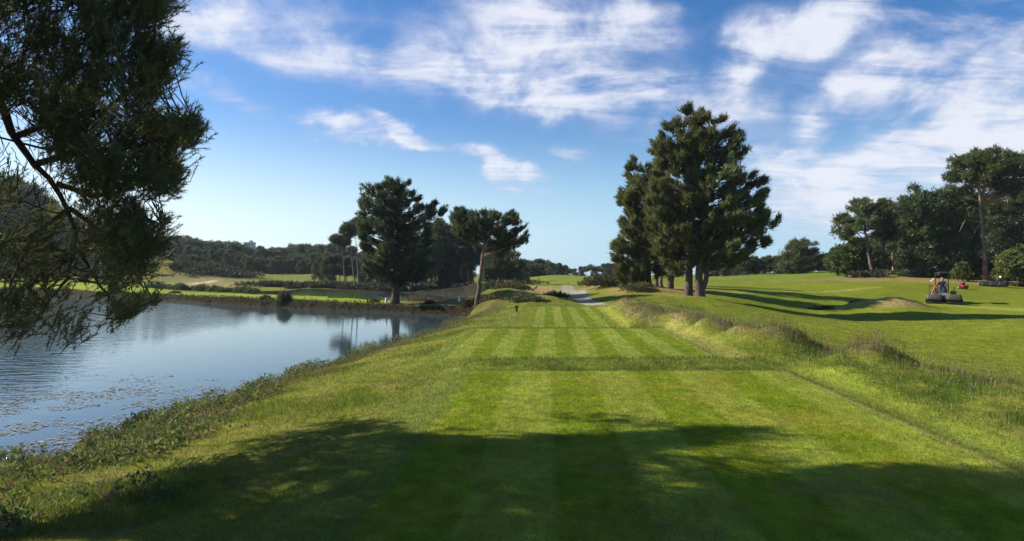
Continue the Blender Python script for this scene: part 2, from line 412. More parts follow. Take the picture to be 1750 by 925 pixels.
def pbr(name, col, rough=.6, metal=0, nscale=20, namp=.25, bump=.0, spec=.5, attr=False):
    m, nt = newmat(name); L = nt.links.new
    out = N(nt, 'ShaderNodeOutputMaterial'); p = N(nt, 'ShaderNodeBsdfPrincipled')
    p.inputs['Roughness'].default_value = rough; p.inputs['Metallic'].default_value = metal
    p.inputs['Specular IOR Level'].default_value = spec
    tc = N(nt, 'ShaderNodeTexCoord'); no = N(nt, 'ShaderNodeTexNoise'); no.inputs['Scale'].default_value = nscale; no.inputs['Detail'].default_value = 6
    L(tc.outputs['Object'], no.inputs['Vector'])
    mr = N(nt, 'ShaderNodeMapRange'); mr.inputs['From Min'].default_value = .3; mr.inputs['From Max'].default_value = .7
    mr.inputs['To Min'].default_value = 1-namp; mr.inputs['To Max'].default_value = 1+namp; L(no.outputs['Fac'], mr.inputs['Value'])
    sc = N(nt, 'ShaderNodeVectorMath', operation='SCALE'); L(mr.outputs['Result'], sc.inputs['Scale'])
    if attr:
        a = N(nt, 'ShaderNodeAttribute', attribute_name='Col'); L(a.outputs['Color'], sc.inputs[0])
    else: sc.inputs[0].default_value = col
    L(sc.outputs[0], p.inputs['Base Color'])
    if bump:
        b = N(nt, 'ShaderNodeBump'); b.inputs['Strength'].default_value = bump; b.inputs['Distance'].default_value = .05
        L(no.outputs['Fac'], b.inputs['Height']); L(b.outputs[0], p.inputs['Normal'])
    L(p.outputs[0], out.inputs['Surface'])
    return m
M_needle = plant_mat('pine_needles', transl=.45, gloss=.03, rough=.45)
M_leaf = plant_mat('leaves', transl=.38, gloss=.012, rough=.5)
M_grass = plant_mat('grass_blades', transl=.45, gloss=.015, rough=.45, vary=.18, noise=1.5)
M_bark = pbr('pine_bark', (.1,.07,.05), rough=.9, nscale=9, namp=.5, bump=.8, spec=.2, attr=True)
def ground_mat():
    m, nt = newmat('ground'); L = nt.links.new
    out = N(nt, 'ShaderNodeOutputMaterial'); p = N(nt, 'ShaderNodeBsdfPrincipled')
    a = N(nt, 'ShaderNodeAttribute', attribute_name='Col'); geo = N(nt, 'ShaderNodeNewGeometry')
    n1 = N(nt, 'ShaderNodeTexNoise'); n1.inputs['Scale'].default_value = 55; n1.inputs['Detail'].default_value = 4
    n2 = N(nt, 'ShaderNodeTexNoise'); n2.inputs['Scale'].default_value = 4; n2.inputs['Detail'].default_value = 8; n2.inputs['Roughness'].default_value = .7
    n3 = N(nt, 'ShaderNodeTexNoise'); n3.inputs['Scale'].default_value = .9; n3.inputs['Detail'].default_value = 8; n3.inputs['Roughness'].default_value = .7
    for n in (n1, n2, n3): L(geo.outputs['Position'], n.inputs['Vector'])
    def rng(n, lo, hi):
        r = N(nt, 'ShaderNodeMapRange'); r.inputs['From Min'].default_value = .3; r.inputs['From Max'].default_value = .7
        r.inputs['To Min'].default_value = lo; r.inputs['To Max'].default_value = hi; L(n.outputs['Fac'], r.inputs['Value']); return r.outputs['Result']
    def mul(x, y):
        k = N(nt, 'ShaderNodeMath', operation='MULTIPLY'); L(x, k.inputs[0]); L(y, k.inputs[1]); return k.outputs[0]
    f = mul(mul(rng(n1, .75, 1.25), rng(n2, .78, 1.22)), rng(n3, .85, 1.15))
    sc = N(nt, 'ShaderNodeVectorMath', operation='SCALE'); L(a.outputs['Color'], sc.inputs[0]); L(f, sc.inputs['Scale'])
    L(sc.outputs[0], p.inputs['Base Color']); p.inputs['Roughness'].default_value = .95; p.inputs['Specular IOR Level'].default_value = .03
    b = N(nt, 'ShaderNodeBump'); b.inputs['Strength'].default_value = .7; b.inputs['Distance'].default_value = .03
    b2 = N(nt, 'ShaderNodeBump'); b2.inputs['Strength'].default_value = .5; b2.inputs['Distance'].default_value = .25
    L(n3.outputs['Fac'], b2.inputs['Height']); L(n2.outputs['Fac'], b.inputs['Height']); L(b2.outputs[0], b.inputs['Normal']); L(b.outputs[0], p.inputs['Normal'])
    L(p.outputs[0], out.inputs['Surface'])
    return m
def water_mat():
    m, nt = newmat('water'); L = nt.links.new
    out = N(nt, 'ShaderNodeOutputMaterial'); p = N(nt, 'ShaderNodeBsdfPrincipled')
    p.inputs['Base Color'].default_value = (.036, .060, .072, 1); p.inputs['Roughness'].default_value = .025; p.inputs['IOR'].default_value = 1.42
    geo = N(nt, 'ShaderNodeNewGeometry')
    def noise(scale, det, rot, sc):
        mp = N(nt, 'ShaderNodeMapping'); mp.inputs['Rotation'].default_value = (0,0,rot); mp.inputs['Scale'].default_value = sc
        L(geo.outputs['Position'], mp.inputs['Vector'])
        n = N(nt, 'ShaderNodeTexNoise'); n.inputs['Scale'].default_value = scale; n.inputs['Detail'].default_value = det; L(mp.outputs[0], n.inputs['Vector']); return n.outputs['Fac']
    rip = noise(1.7, 3, .5, (.55, 1.5, 1)); fine = noise(7, 2, .2, (.6, 1.3, 1)); swell = noise(.35, 2, .4, (1, 1.4, 1))
    # wind-ruffled area towards the left of the pond
    mask = noise(.045, 2, 0, (1, 1, 1))
    sx = N(nt, 'ShaderNodeSeparateXYZ'); L(geo.outputs['Position'], sx.inputs[0])
    k = N(nt, 'ShaderNodeMath', operation='MULTIPLY_ADD'); L(sx.outputs['Y'], k.inputs[0]); k.inputs[1].default_value = .33; L(sx.outputs['X'], k.inputs[2])
    k2 = N(nt, 'ShaderNodeMath', operation='MULTIPLY_ADD'); L(mask, k2.inputs[0]); k2.inputs[1].default_value = 14; L(k.outputs[0], k2.inputs[2])
    mr = N(nt, 'ShaderNodeMapRange', interpolation_type='SMOOTHSTEP'); L(k2.outputs[0], mr.inputs['Value'])
    mr.inputs['From Min'].default_value = 2.6; mr.inputs['From Max'].default_value = -3.5; mr.inputs['To Min'].default_value = .01; mr.inputs['To Max'].default_value = 1
    s = N(nt, 'ShaderNodeMath', operation='MULTIPLY_ADD'); L(fine, s.inputs[0]); s.inputs[1].default_value = .22; L(rip, s.inputs[2])
    h = N(nt, 'ShaderNodeMath', operation='MULTIPLY'); L(s.outputs[0], h.inputs[0]); L(mr.outputs['Result'], h.inputs[1])
    b = N(nt, 'ShaderNodeBump'); b.inputs['Strength'].default_value = .45; b.inputs['Distance'].default_value = .07
    L(h.outputs[0], b.inputs['Height'])
    b2 = N(nt, 'ShaderNodeBump'); b2.inputs['Strength'].default_value = .05; b2.inputs['Distance'].default_value = .03
    L(fine, b2.inputs['Height']); L(b2.outputs[0], b.inputs['Normal']); L(b.outputs[0], p.inputs['Normal'])
    L(p.outputs[0], out.inputs['Surface'])
    return m

# ------------------------------------------------------------------ ground sheet
def build_ground():
    fine = np.radians(np.arange(-47, 47.001, .13)); rest = np.radians(np.arange(49.5, 311, 2.5))
    ang = np.r_[fine, rest]
    rad = [1.2]
    while rad[-1] < 640: rad.append(rad[-1]*(1.009 if rad[-1] < 130 else 1.04)+(.0))
    rad = np.array(rad); A, R = len(ang), len(rad)
    X = (rad[:,None]*np.sin(ang)[None]).ravel(); Y = (rad[:,None]*np.cos(ang)[None]).ravel()
    X = np.r_[X, 0]; Y = np.r_[Y, 0]
    Z = height(X, Y)
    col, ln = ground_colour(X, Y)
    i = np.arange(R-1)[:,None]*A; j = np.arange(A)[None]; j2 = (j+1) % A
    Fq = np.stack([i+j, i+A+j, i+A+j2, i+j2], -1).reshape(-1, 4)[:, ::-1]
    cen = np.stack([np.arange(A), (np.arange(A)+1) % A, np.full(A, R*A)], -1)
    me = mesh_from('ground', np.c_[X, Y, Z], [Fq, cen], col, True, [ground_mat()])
    tag(link('ground', me), kind='structure')
build_ground()

def build_water():
    wm = water_mat()
    for nm, poly, grow in (('pond', POND, .9), ('back_pond', BACKPOND, .9)):
        c = np.mean(poly, 0); g = Geo(); P = []
        n = len(poly)
        for i in range(n):
            a, b, d = np.array(poly[i-1]), np.array(poly[i]), np.array(poly[(i+1) % n])
            e1, e2 = b-a, d-b
            nn = np.array([e1[1], -e1[0]])/np.hypot(*e1)+np.array([e2[1], -e2[0]])/np.hypot(*e2)
            nn /= np.hypot(*nn)
            area = sum(poly[k][0]*poly[(k+1) % n][1]-poly[(k+1) % n][0]*poly[k][1] for k in range(n))
            P.append(b+(nn if area > 0 else -nn)*grow)
        bm = bmesh.new(); vs = [bm.verts.new((p[0], p[1], WATER)) for p in P]
        f = bm.faces.new(vs); bm.normal_update()
        if f.normal.z < 0: f.normal_flip()
        bmesh.ops.triangulate(bm, faces=bm.faces)
        me = bpy.data.meshes.new(nm); bm.to_mesh(me); bm.free(); me.materials.append(wm)
        tag(link(nm, me), kind='structure')
build_water()

# ------------------------------------------------------------------ grass
def blades(name, n, d0, d1, a0, a1, seed, sel=None, lenmul=1.0, wmul=1.0, maxlen=9, minlen=0):
    rng = np.random.default_rng(seed)
    d = d0*(d1/d0)**rng.random(n); a = np.radians(a0+(a1-a0)*rng.random(n))
    x, y = d*np.tan(a), d
    col, ln = ground_colour(x, y)
    keep = (ln > minlen) & (ln <= maxlen)
    if sel is not None: keep &= sel(x, y, rng)
    x, y, d, col, ln = x[keep], y[keep], d[keep], col[keep], ln[keep]
    m = len(x); z = height(x, y)
    L_ = ln*lenmul*rng.uniform(.55, 1.25, m)*(1+.25*np.clip(d/10, 0, 2)*(ln < .04))
    w = np.clip(.0016+.00055*d, .003, .02)*wmul*rng.uniform(.7, 1.3, m)*np.where(ln > .04, .85, 1)
    th = rng.random(m)*2*math.pi; lean = rng.uniform(.15, .95, m)
    dx, dy = np.cos(th)*lean, np.sin(th)*lean
    sx, sy = -np.sin(th+rng.normal(0, .6, m)), np.cos(th)
    base = np.c_[x, y, z-.004]
    side = np.c_[sx, sy, np.zeros(m)]*w[:,None]/2
    mid = base+np.c_[dx*.35, dy*.35, np.full(m, .62)]*L_[:,None]
    tip = base+np.c_[dx, dy, np.full(m, .88)]*L_[:,None]
    c = col*rng.uniform(.72, 1.3, (m, 1))
    dry = rng.random(m) < .07
    c[dry] = c[dry]*.5+np.array([.24, .20, .09])*.55
    short = ln < .04
    V = []; Fs = []; CC = []; off = 0
    i = np.where(short)[0]
    if len(i):
        v = np.stack([base[i]-side[i], base[i]+side[i], tip[i]], 1).reshape(-1, 3)
        V.append(v); Fs.append(np.arange(len(v)).reshape(-1, 3)); CC.append(np.repeat(c[i], 3, 0)); off = len(v)
    i = np.where(~short)[0]
    if len(i):
        v = np.stack([base[i]-side[i], base[i]+side[i], mid[i]+side[i]*.75, mid[i]-side[i]*.75, tip[i]], 1).reshape(-1, 3)
        b = off+np.arange(len(i))[:,None]*5
        Fs.append(np.concatenate([b+np.array([[0,1,2]]), b+np.array([[0,2,3]]), b+np.array([[3,2,4]])]))
        V.append(v); CC.append(np.repeat(c[i], 5, 0))
    me = mesh_from(name, np.concatenate(V), np.concatenate(Fs), np.concatenate(CC), False, [M_grass])
    return tag(link(name, me), kind='stuff')
def in_tee(x, y):
    s, a, b, c = tee_masks(x, y); return (a+b+c) > .5
blades('tee_grass', 640000, 3.2, 30, -44, 44, 1, lambda x, y, r: in_tee(x, y), wmul=1.15)
blades('rough_grass', 520000, 3.2, 34, -46, 46, 2, lambda x, y, r: ~in_tee(x, y), maxlen=9)

# tall flowering grass on the hummocks
def fescue():
    rng = np.random.default_rng(8); P = []
    for px, d, sx, sy, k in [(1335,13.4,.9,.7,420),(1490,10.9,.9,.7,420),(1235,16.3,.6,.6,160),(1600,9.4,.7,.5,60),(1710,8.0,.6,.6,110),(1190,18,.6,.8,260),(1085,20.5,.5,1.5,90),(1730,9.5,.8,.8,80),
                             (1560,8.6,.8,.6,30),(1270,14.4,.5,.5,50)]:
        P.append(np.c_[xat(px, d)+rng.normal(0, sx*.6, k), d+rng.normal(0, sy*.6, k)])
    P = np.concatenate(P); P = P[~in_tee(P[:,0], P[:,1])]; m = len(P)
    s = axis_s(P[:,0], P[:,1]); P = P[(s > 3.6) | (P[:,1] > 18.2)]; m = len(P)
    z = height(P[:,0], P[:,1]); g = Geo()
    H = rng.uniform(.13, .30, m); th = rng.normal(.2, 1.2, m); ln = rng.uniform(.05, .35, m)
    base = np.c_[P, z]; tip = base+np.c_[np.cos(th)*ln*H, np.sin(th)*ln*H, H]
    w = .0028+.0003*P[:,1]
    side = np.c_[np.cos(th+1.4), np.sin(th+1.4), np.zeros(m)]*w[:,None]/2
    v = np.stack([base-side, base+side, tip], 1).reshape(-1, 3)
    g.add(v, np.arange(len(v)).reshape(-1, 3), np.repeat(np.array([[.16,.15,.06]])*rng.uniform(.7,1.3,(m,1)), 3, 0))
    # seed heads: little spindles of three crossing faces
    for q in range(5):
        f = rng.uniform(.72, 1.0, m)[:,None]; c = base*(1-f)+tip*f
        d = np.c_[rng.normal(0, .5, (m, 2)), rng.uniform(.4, 1.2, m)]; d /= np.linalg.norm(d, axis=1)[:,None]
        sd = np.c_[rng.normal(0, 1, (m, 2)), np.zeros(m)]; sd /= np.linalg.norm(sd, axis=1)[:,None]
        l = rng.uniform(.016, .032, (m, 1))
        v = np.stack([c-sd*l*.18, c+sd*l*.18, c+d*l], 1).reshape(-1, 3)
        g.add(v, np.arange(len(v)).reshape(-1, 3), np.repeat(np.array([[.19,.115,.075]])*rng.uniform(.7,1.3,(m,1)), 3, 0))
    k = 60; x = rng.uniform(4.9, 9, k); y = rng.uniform(5.5, 14, k); z = height(x, y)+.05; v = np.stack([np.c_[x-.006,y,z], np.c_[x+.006,y-.002,z+.004], np.c_[x+.003,y+.004,z+.013], np.c_[x-.004,y+.004,z+.011]], 1).reshape(-1,3)
    g.add(v, np.arange(len(v)).reshape(-1,4), (.75,.74,.68))
    tag(link('seeding_grass', g.mesh('seeding_grass', [M_grass])), kind='stuff')
fescue()

# ------------------------------------------------------------------ foliage generators
def unit(v): return v/(np.linalg.norm(v, axis=-1, keepdims=True)+1e-9)
def tufts(g, pos, dirs, k, length, width, spread, rng, col, leaf=False):
    """k needle or leaf faces per tuft"""
    n = len(pos)
    if n == 0: return
    D = unit(dirs[:,None]+rng.normal(0, spread, (n, k, 3)))
    Ln = length*rng.uniform(.7, 1.3, (n, 1, 1))*rng.uniform(.6, 1.2, (n, k, 1))
    S = unit(np.cross(D, rng.normal(0, 1, (n, k, 3))))
    B = np.broadcast_to(pos[:,None], (n, k, 3))+rng.normal(0, length*.18, (n, k, 3))
    W = width*rng.uniform(.7, 1.3, (n, k, 1))/2
    c = np.repeat(np.broadcast_to(col, (n, 3))*rng.uniform(.75, 1.28, (n, 1)), k, 0)
    if leaf:
        v = np.stack([B, B+D*Ln*.45+S*W, B+D*Ln, B+D*Ln*.45-S*W], 2).reshape(-1, 3)
        g.add(v, np.arange(len(v)).reshape(-1, 4), np.repeat(c, 4, 0))
    else:
        v = np.stack([B-S*W, B+S*W, B+D*Ln], 2).reshape(-1, 3)
        g.add(v, np.arange(len(v)).reshape(-1, 3), np.repeat(c, 3, 0))
def pad(g, cen, r, flat, nt, k, length, width, rng, col, leaf=False, up=.7, spread=.5):
    """one clump of foliage"""
    u = unit(rng.normal(0, 1, (nt, 3))); rr = rng.random((nt, 1))**.45
    u = u*rr
    rad = np.array([r, r, r*flat])
    pos = cen+u*rad*1.15+rng.normal(0, r*.20, (nt, 3))
    dirs = unit(u*np.array([1, 1, .7])+np.array([0, 0, up])*rr)
    cc = np.asarray(col)*rng.uniform(.74, 1.26)*np.array([rng.uniform(.9,1.12), 1, 1])
    tufts(g, pos, dirs, k, length, width, spread, rng, cc, leaf)
def spray(g, cen, r, nt, k, length, width, rng, col, out, lift, spread):
    """a bough end: side branches that fan outwards and curve up, each clothed in needle tufts to its tip"""
    nb = 5; per = max(2, nt//nb); cc = np.asarray(col)*rng.uniform(.72, 1.28)*np.array([rng.uniform(.92, 1.12), 1, 1])
    for i in range(nb):
        o = unit(out+rng.normal(0, .55, 3)*np.array([1, 1, .35])); L_ = r*rng.uniform(1.2, 2.3)
        t = rng.random((per, 1))**.75
        b0 = cen+rng.normal(0, r*.35, 3)-o*L_*.45-np.array([0, 0, r*.6])
        p = b0+o*L_*t+np.array([0, 0, 1.0])*L_*lift*t*t
        p = p+rng.normal(0, 1, (per, 3))*r*.20*(1.15-t)
        d = unit(o[None]*(.5+.4*t)+np.array([0, 0, 1.0])*(.45+lift*t)+rng.normal(0, .25, (per, 3)))
        tufts(g, p, d, k, length, width, spread, rng, cc*rng.uniform(.85, 1.18))
def limb(g, a, b, r0, r1, rng, sag=.1, col=(.1,.07,.05), k=5, seg=5):
    t = np.linspace(0, 1, seg)[:,None]; L_ = np.linalg.norm(b-a)
    p = a*(1-t)+b*t
    p = p+np.array([0,0,1.0])*(-sag*L_*np.sin(t*math.pi))+rng.normal(0, .035*L_, (seg, 3))*np.sin(t*math.pi)
    g.tube(p, np.linspace(r0, r1, seg), k, col, cap=False)
def interp_poly(pts, t):
    pts = np.asarray(pts); s = np.r_[0, np.cumsum(np.linalg.norm(np.diff(pts, axis=0), axis=1))]; s /= s[-1]
    return np.array([np.interp(t, s, pts[:,i]) for i in range(3)]).T

PINE = (.086, .112, .032); PINE_DARK = (.062, .084, .032); PINE_WARM = (.108, .122, .040)
BARK = (.085, .062, .050); BARK_RED = (.20, .11, .07); BARK_GREY = (.15, .135, .115)

def make_tree(name, label, cat, base, trunk_pts, trunk_r, clumps, rng, col=PINE, bark=BARK, leaf=False, tl=.22, tw=.03, k=7, nt=60, flat=.6, up=.7,
              spread=.5, group=None, limbs=True, limb_r=.35, extra=None, top_bark=None, density=1.0, brush=0, sp=False):
    """clumps: list of (centre xyz, radius), in coordinates relative to base"""
    root = thing(name, label, cat, base, 0, group)
    w = Geo(); c = Geo()
    tp = interp_poly(trunk_pts, np.linspace(0, 1, 14)); H = tp[-1][2]
    tt = np.linspace(0, 1, 14)
    rads = trunk_r*(1-.82*tt)*(1+.35*np.exp(-tt*22))
    tp2 = tp+rng.normal(0, trunk_r*.12, tp.shape)*np.array([1,1,0])
    tb = np.asarray(bark)
    w.tube(tp2, rads, 9, tb)
    if top_bark is not None: w.Cc[0] = np.repeat(np.asarray(bark)[None]*(1-tt[:,None])+np.asarray(top_bark)[None]*tt[:,None], 9, 0)
    for cl_ in clumps:
        cen, r = cl_[0], cl_[1]; edge = len(cl_) > 2 and cl_[2]
        cen = np.asarray(cen, float)
        hd = math.hypot(cen[0]-tp[-1][0]*.6, cen[1]-tp[-1][1]*.6)
        za = np.clip((cen[2]-.35*hd-r*.3)/H, .12, .97)
        i = za*13; i0 = int(i); f = i-i0
        a = tp[i0]*(1-f)+tp[min(i0+1, 13)]*f
        if limbs:
            rr = max(.012, min(rads[i0]*.6, limb_r*trunk_r*(.4+.3*np.linalg.norm(cen-a)/max(1, H*.3))))
            limb(w, a, cen, rr, rr*.25, rng, .06, np.asarray(top_bark if top_bark is not None and za > .5 else bark)*rng.uniform(.8, 1.15))
        if sp:
            hv = np.array([cen[0]-tp[i0][0], cen[1]-tp[i0][1], 0]); hv = hv/(np.linalg.norm(hv)+.3)
            spray(c, cen, r, max(10, int(nt*density)), k, tl, tw, rng, col, unit(hv+np.array([0, 0, .12])), .30+.25*rng.random(), spread); continue
        fl = flat*(1+brush*rng.uniform(.5, 1.6)) if edge else flat
        pad(c, cen, r, fl*rng.uniform(.8, 1.25), max(6, int(nt*density*rng.uniform(.8, 1.2))), k, tl, tw, rng, col, leaf, up, spread)
    if extra: extra(w, c, tp, rads)
    link('trunk', w.mesh('trunk', [M_bark], True), root)
    link('crown', c.mesh('crown', [M_leaf if leaf else M_needle]), root)
    return root

def clumps_from_poly(poly, d, base, n, rpx, rng, thick=.8, inset=.10, minsep=.55):
    """foliage clumps filling an uneven version of an outline at distance d, spread in depth like a round crown"""
    P = np.array(poly, float); lo, hi = P.min(0), P.max(0); out = []; tries = 0; sd0 = int(rng.integers(1, 9999))
    amp = min(11, .16*min(hi-lo))
    while len(out) < n and tries < n*60:
        tries += 1
        q = lo-6+(hi-lo+12)*rng.random(2)
        nz = float(fbm(q[:1], q[1:], 1/15., 3, sd0)[0])
        sd = float(poly_sd(q[:1], q[1:], poly)[0])+(nz-.47)*amp*1.6
        r = rpx*rng.uniform(.6, 1.2)
        if sd < r*inset: continue
        # gaps between the branches
        if sd < 30 and float(fbm(q[:1], q[1:]*1.6, 1/11., 2, sd0+5)[0]) < .37 and rng.random() < .85: continue
        edge = sd < rpx*1.1
        if edge: r *= .62
        xs = np.linspace(lo[0], hi[0], 60); ins = poly_sd(xs, np.full(60, np.clip(q[1], lo[1]+1, hi[1]-1)), poly) > 0
        w = xs[ins]
        if len(w) < 2: continue
        hw = (w.max()-w.min())/2; mx = (w.max()+w.min())/2; uu = np.clip((q[0]-mx)/(hw+1e-6), -1, 1)
        off = rng.uniform(-1, 1)*math.sqrt(max(.05, 1-uu*uu))*hw/F*d*thick
        p = at(q[0], q[1], d); p[1] += off
        out.append((p-np.asarray(base), r/F*d, edge))
    return out
def px_tree(name, label, poly, trunk_px, d, trunk_r, n, rpx, seed, base_py=None, thick=.8, **kw):
    rng = np.random.default_rng(seed)
    b = at(trunk_px[0][0], trunk_px[0][1], d); b[2] = hz(b[0], b[1])-.05
    tr = [at(x, y, d)-b for x, y in trunk_px]; tr[0] = np.zeros(3)
    cl = clumps_from_poly(poly, d, b, n, rpx, rng, thick)
    cat = kw.pop('cat', 'tree')
    return make_tree(name, label, cat, b, tr, trunk_r, cl, rng, **kw)

# ------------------------------------------------------------------ sky, sun, camera
def build_world():
    w = bpy.data.worlds.new('World'); SC.world = w; w.use_nodes = True
    nt = w.node_tree; nt.nodes.clear(); L = nt.links.new
    out = N(nt, 'ShaderNodeOutputWorld'); bg = N(nt, 'ShaderNodeBackground'); bg.inputs['Strength'].default_value = .066
    sky = N(nt, 'ShaderNodeTexSky', sky_type='NISHITA'); sky.sun_disc = False
    sky.sun_elevation = SUN_EL; sky.sun_rotation = SUN_AZ; sky.altitude = 0; sky.air_density = 1.0; sky.dust_density = .6; sky.ozone_density = 2.5
    tc = N(nt, 'ShaderNodeTexCoord'); sep = N(nt, 'ShaderNodeSeparateXYZ'); L(tc.outputs['Generated'], sep.inputs[0])
    def M(op, a, b=None, c=None, clamp=False):
        n = N(nt, 'ShaderNodeMath', operation=op); n.use_clamp = clamp
        for i, v in enumerate((a, b, c)):
            if v is None: continue
            if isinstance(v, (int, float)): n.inputs[i].default_value = v
            else: L(v, n.inputs[i])
        return n.outputs[0]
    X, Y, Z = sep.outputs
    az = M('ARCTAN2', X, Y); el = M('ARCSINE', M('MAXIMUM', M('MINIMUM', Z, 1.0), -1.0))
    ae = N(nt, 'ShaderNodeCombineXYZ'); L(az, ae.inputs[0]); L(el, ae.inputs[1])
    # the flat sheet of high cloud
    zz = M('ADD', M('MAXIMUM', Z, 0.0), .16)
    pl = N(nt, 'ShaderNodeCombineXYZ'); L(M('DIVIDE', X, zz), pl.inputs[0]); L(M('DIVIDE', Y, zz), pl.inputs[1])
    def noise(vec, scale, det, rough, dist, rot=0, sc=(1,1,1), loc=(0,0,0)):
        mp = N(nt, 'ShaderNodeMapping'); mp.inputs['Rotation'].default_value = (0,0,rot); mp.inputs['Scale'].default_value = sc; mp.inputs['Location'].default_value = loc
        L(vec, mp.inputs['Vector']); n = N(nt, 'ShaderNodeTexNoise'); n.inputs['Scale'].default_value = scale; n.inputs['Detail'].default_value = det
        n.inputs['Roughness'].default_value = rough; n.inputs['Distortion'].default_value = dist; L(mp.outputs[0], n.inputs['Vector']); return n
    big = noise(ae.outputs[0], 5.5, 10, .60, .35, .35, (1, 1.35, 1))
    fib = noise(pl.outputs[0], 2.6, 9, .60, .9, .75, (.6, 1.7, 1), (3,1,0))
    warp = noise(ae.outputs[0], 4.5, 5, .6, 0, 0, (1,1.3,1))
    wv = N(nt, 'ShaderNodeVectorMath', operation='SUBTRACT'); L(warp.outputs['Color'], wv.inputs[0]); wv.inputs[1].default_value = (.5,.5,.5)
    ws = N(nt, 'ShaderNodeVectorMath', operation='SCALE'); L(wv.outputs[0], ws.inputs[0]); ws.inputs['Scale'].default_value = .16
    wa = N(nt, 'ShaderNodeVectorMath', operation='ADD'); L(ae.outputs[0], wa.inputs[0]); L(ws.outputs[0], wa.inputs[1])
    def AE(px, py):
        v = Vector(((px-CX)/F, 1, (CY-py)/F)); v.normalize(); return math.atan2(v.x, v.y), math.asin(v.z)
    total = None
    for px, py, rx, ry, rot, wt in CLOUDS:
        a, e = AE(px, py); mp = N(nt, 'ShaderNodeMapping', vector_type='TEXTURE')
        k = math.cos(a)**2*.75+.25
        mp.inputs['Location'].default_value = (a, e, 0); mp.inputs['Rotation'].default_value = (0,0,math.radians(rot)); mp.inputs['Scale'].default_value = (rx/F*k, ry/F*.85, 1)
        L(wa.outputs[0], mp.inputs['Vector']); ln = N(nt, 'ShaderNodeVectorMath', operation='LENGTH'); L(mp.outputs[0], ln.inputs[0])
        mr = N(nt, 'ShaderNodeMapRange', interpolation_type='SMOOTHERSTEP'); L(ln.outputs['Value'], mr.inputs['Value'])
        mr.inputs['From Min'].default_value = 1.7; mr.inputs['From Max'].default_value = .1; mr.inputs['To Max'].default_value = wt
        total = mr.outputs['Result'] if total is None else M('ADD', total, mr.outputs['Result'])
    # the rest of the sky, behind and overhead, has a broken cover of its own
    rest = N(nt, 'ShaderNodeMapRange', interpolation_type='SMOOTHSTEP'); L(Y, rest.inputs['Value'])
    rest.inputs['From Min'].default_value = .55; rest.inputs['From Max'].default_value = .2; rest.inputs['To Max'].default_value = .30
    total = M('MINIMUM', M('ADD', total, rest.outputs['Result']), 1.25)
    tex = M('ADD', M('MULTIPLY', big.outputs['Fac'], 1.05), M('MULTIPLY', fib.outputs['Fac'], .60))     # about .83 on average
    d = M('MULTIPLY', total, M('ADD', M('MULTIPLY', M('SUBTRACT', tex, .82), 3.1), .78))
    dens = N(nt, 'ShaderNodeMapRange', interpolation_type='SMOOTHSTEP'); L(d, dens.inputs['Value'])
    dens.inputs['From Min'].default_value = .05; dens.inputs['From Max'].default_value = 1.35; dens.inputs['To Max'].default_value = .95
    hs = N(nt, 'ShaderNodeHueSaturation'); L(sky.outputs[0], hs.inputs['Color']); hs.inputs['Saturation'].default_value = 1.36; hs.inputs['Value'].default_value = 1.16; hs.inputs['Hue'].default_value = .508
    # pale air low down, whiter towards the sun
    lo = N(nt, 'ShaderNodeMapRange', interpolation_type='SMOOTHSTEP'); L(el, lo.inputs['Value']); lo.inputs['From Min'].default_value = .26; lo.inputs['From Max'].default_value = 0; lo.inputs['To Max'].default_value = .8
    sd = M('ADD', M('MULTIPLY', X, math.sin(SUN_AZ)), M('MULTIPLY', Y, math.cos(SUN_AZ)))
    sw = N(nt, 'ShaderNodeMapRange', interpolation_type='SMOOTHSTEP'); L(sd, sw.inputs['Value']); sw.inputs['From Min'].default_value = -.1; sw.inputs['From Max'].default_value = .9
    hc = N(nt, 'ShaderNodeMix', data_type='RGBA'); L(sw.outputs['Result'], hc.inputs[0]); hc.inputs[6].default_value = (3.6, 5.9, 7.9, 1); hc.inputs[7].default_value = (7.6, 8.8, 9.0, 1)
    hm = N(nt, 'ShaderNodeMix', data_type='RGBA'); L(lo.outputs['Result'], hm.inputs[0]); L(hs.outputs[0], hm.inputs[6]); L(hc.outputs[2], hm.inputs[7])
    cc = N(nt, 'ShaderNodeMix', data_type='RGBA'); cc.inputs[6].default_value = (4.3, 4.7, 6.6, 1); cc.inputs[7].default_value = (7.0, 7.2, 7.9, 1)
    L(dens.outputs['Result'], cc.inputs[0])
    mx = N(nt, 'ShaderNodeMix', data_type='RGBA'); L(dens.outputs['Result'], mx.inputs[0]); L(hm.outputs[2], mx.inputs[6]); L(cc.outputs[2], mx.inputs[7])
    L(mx.outputs[2], bg.inputs['Color']); L(bg.outputs[0], out.inputs['Surface'])
CLOUDS = [(620,90,420,110,-8,.36),(930,110,260,95,-5,.34),(1250,150,300,120,5,.22),(1580,60,230,120,0,.4),(520,50,330,75,-8,.34),(430,82,150,30,-14,.42),(720,125,210,46,-14,.38),(840,148,110,26,-12,.55),(1010,35,150,60,0,.85),(1045,155,140,50,-5,.75),(900,60,120,60,-10,.4),
          (1270,75,48,85,-22,1.05),(1430,25,110,50,0,1.0),(1650,110,110,150,10,1.3),(1600,235,130,60,-10,1.1),(1720,250,80,120,0,1.2),(1450,305,200,45,-14,1.0),(1375,240,32,75,-15,.8),
          (1480,150,95,32,28,.85),(1370,380,150,50,5,.75),(1560,300,120,50,-10,.7),(860,298,85,26,-20,1.4),(690,238,85,20,-18,1.2),(585,235,95,24,-10,1.0),(420,184,60,18,-20,.75),(345,172,30,12,-20,.5),
          (975,268,45,18,-10,.6),(1240,185,110,45,10,.6),(1130,230,120,40,0,.3),(1025,335,25,14,30,.4),(1330,300,90,90,0,.5),(330,30,90,40,0,.5),(1160,20,80,30,0,.4)]
build_world()
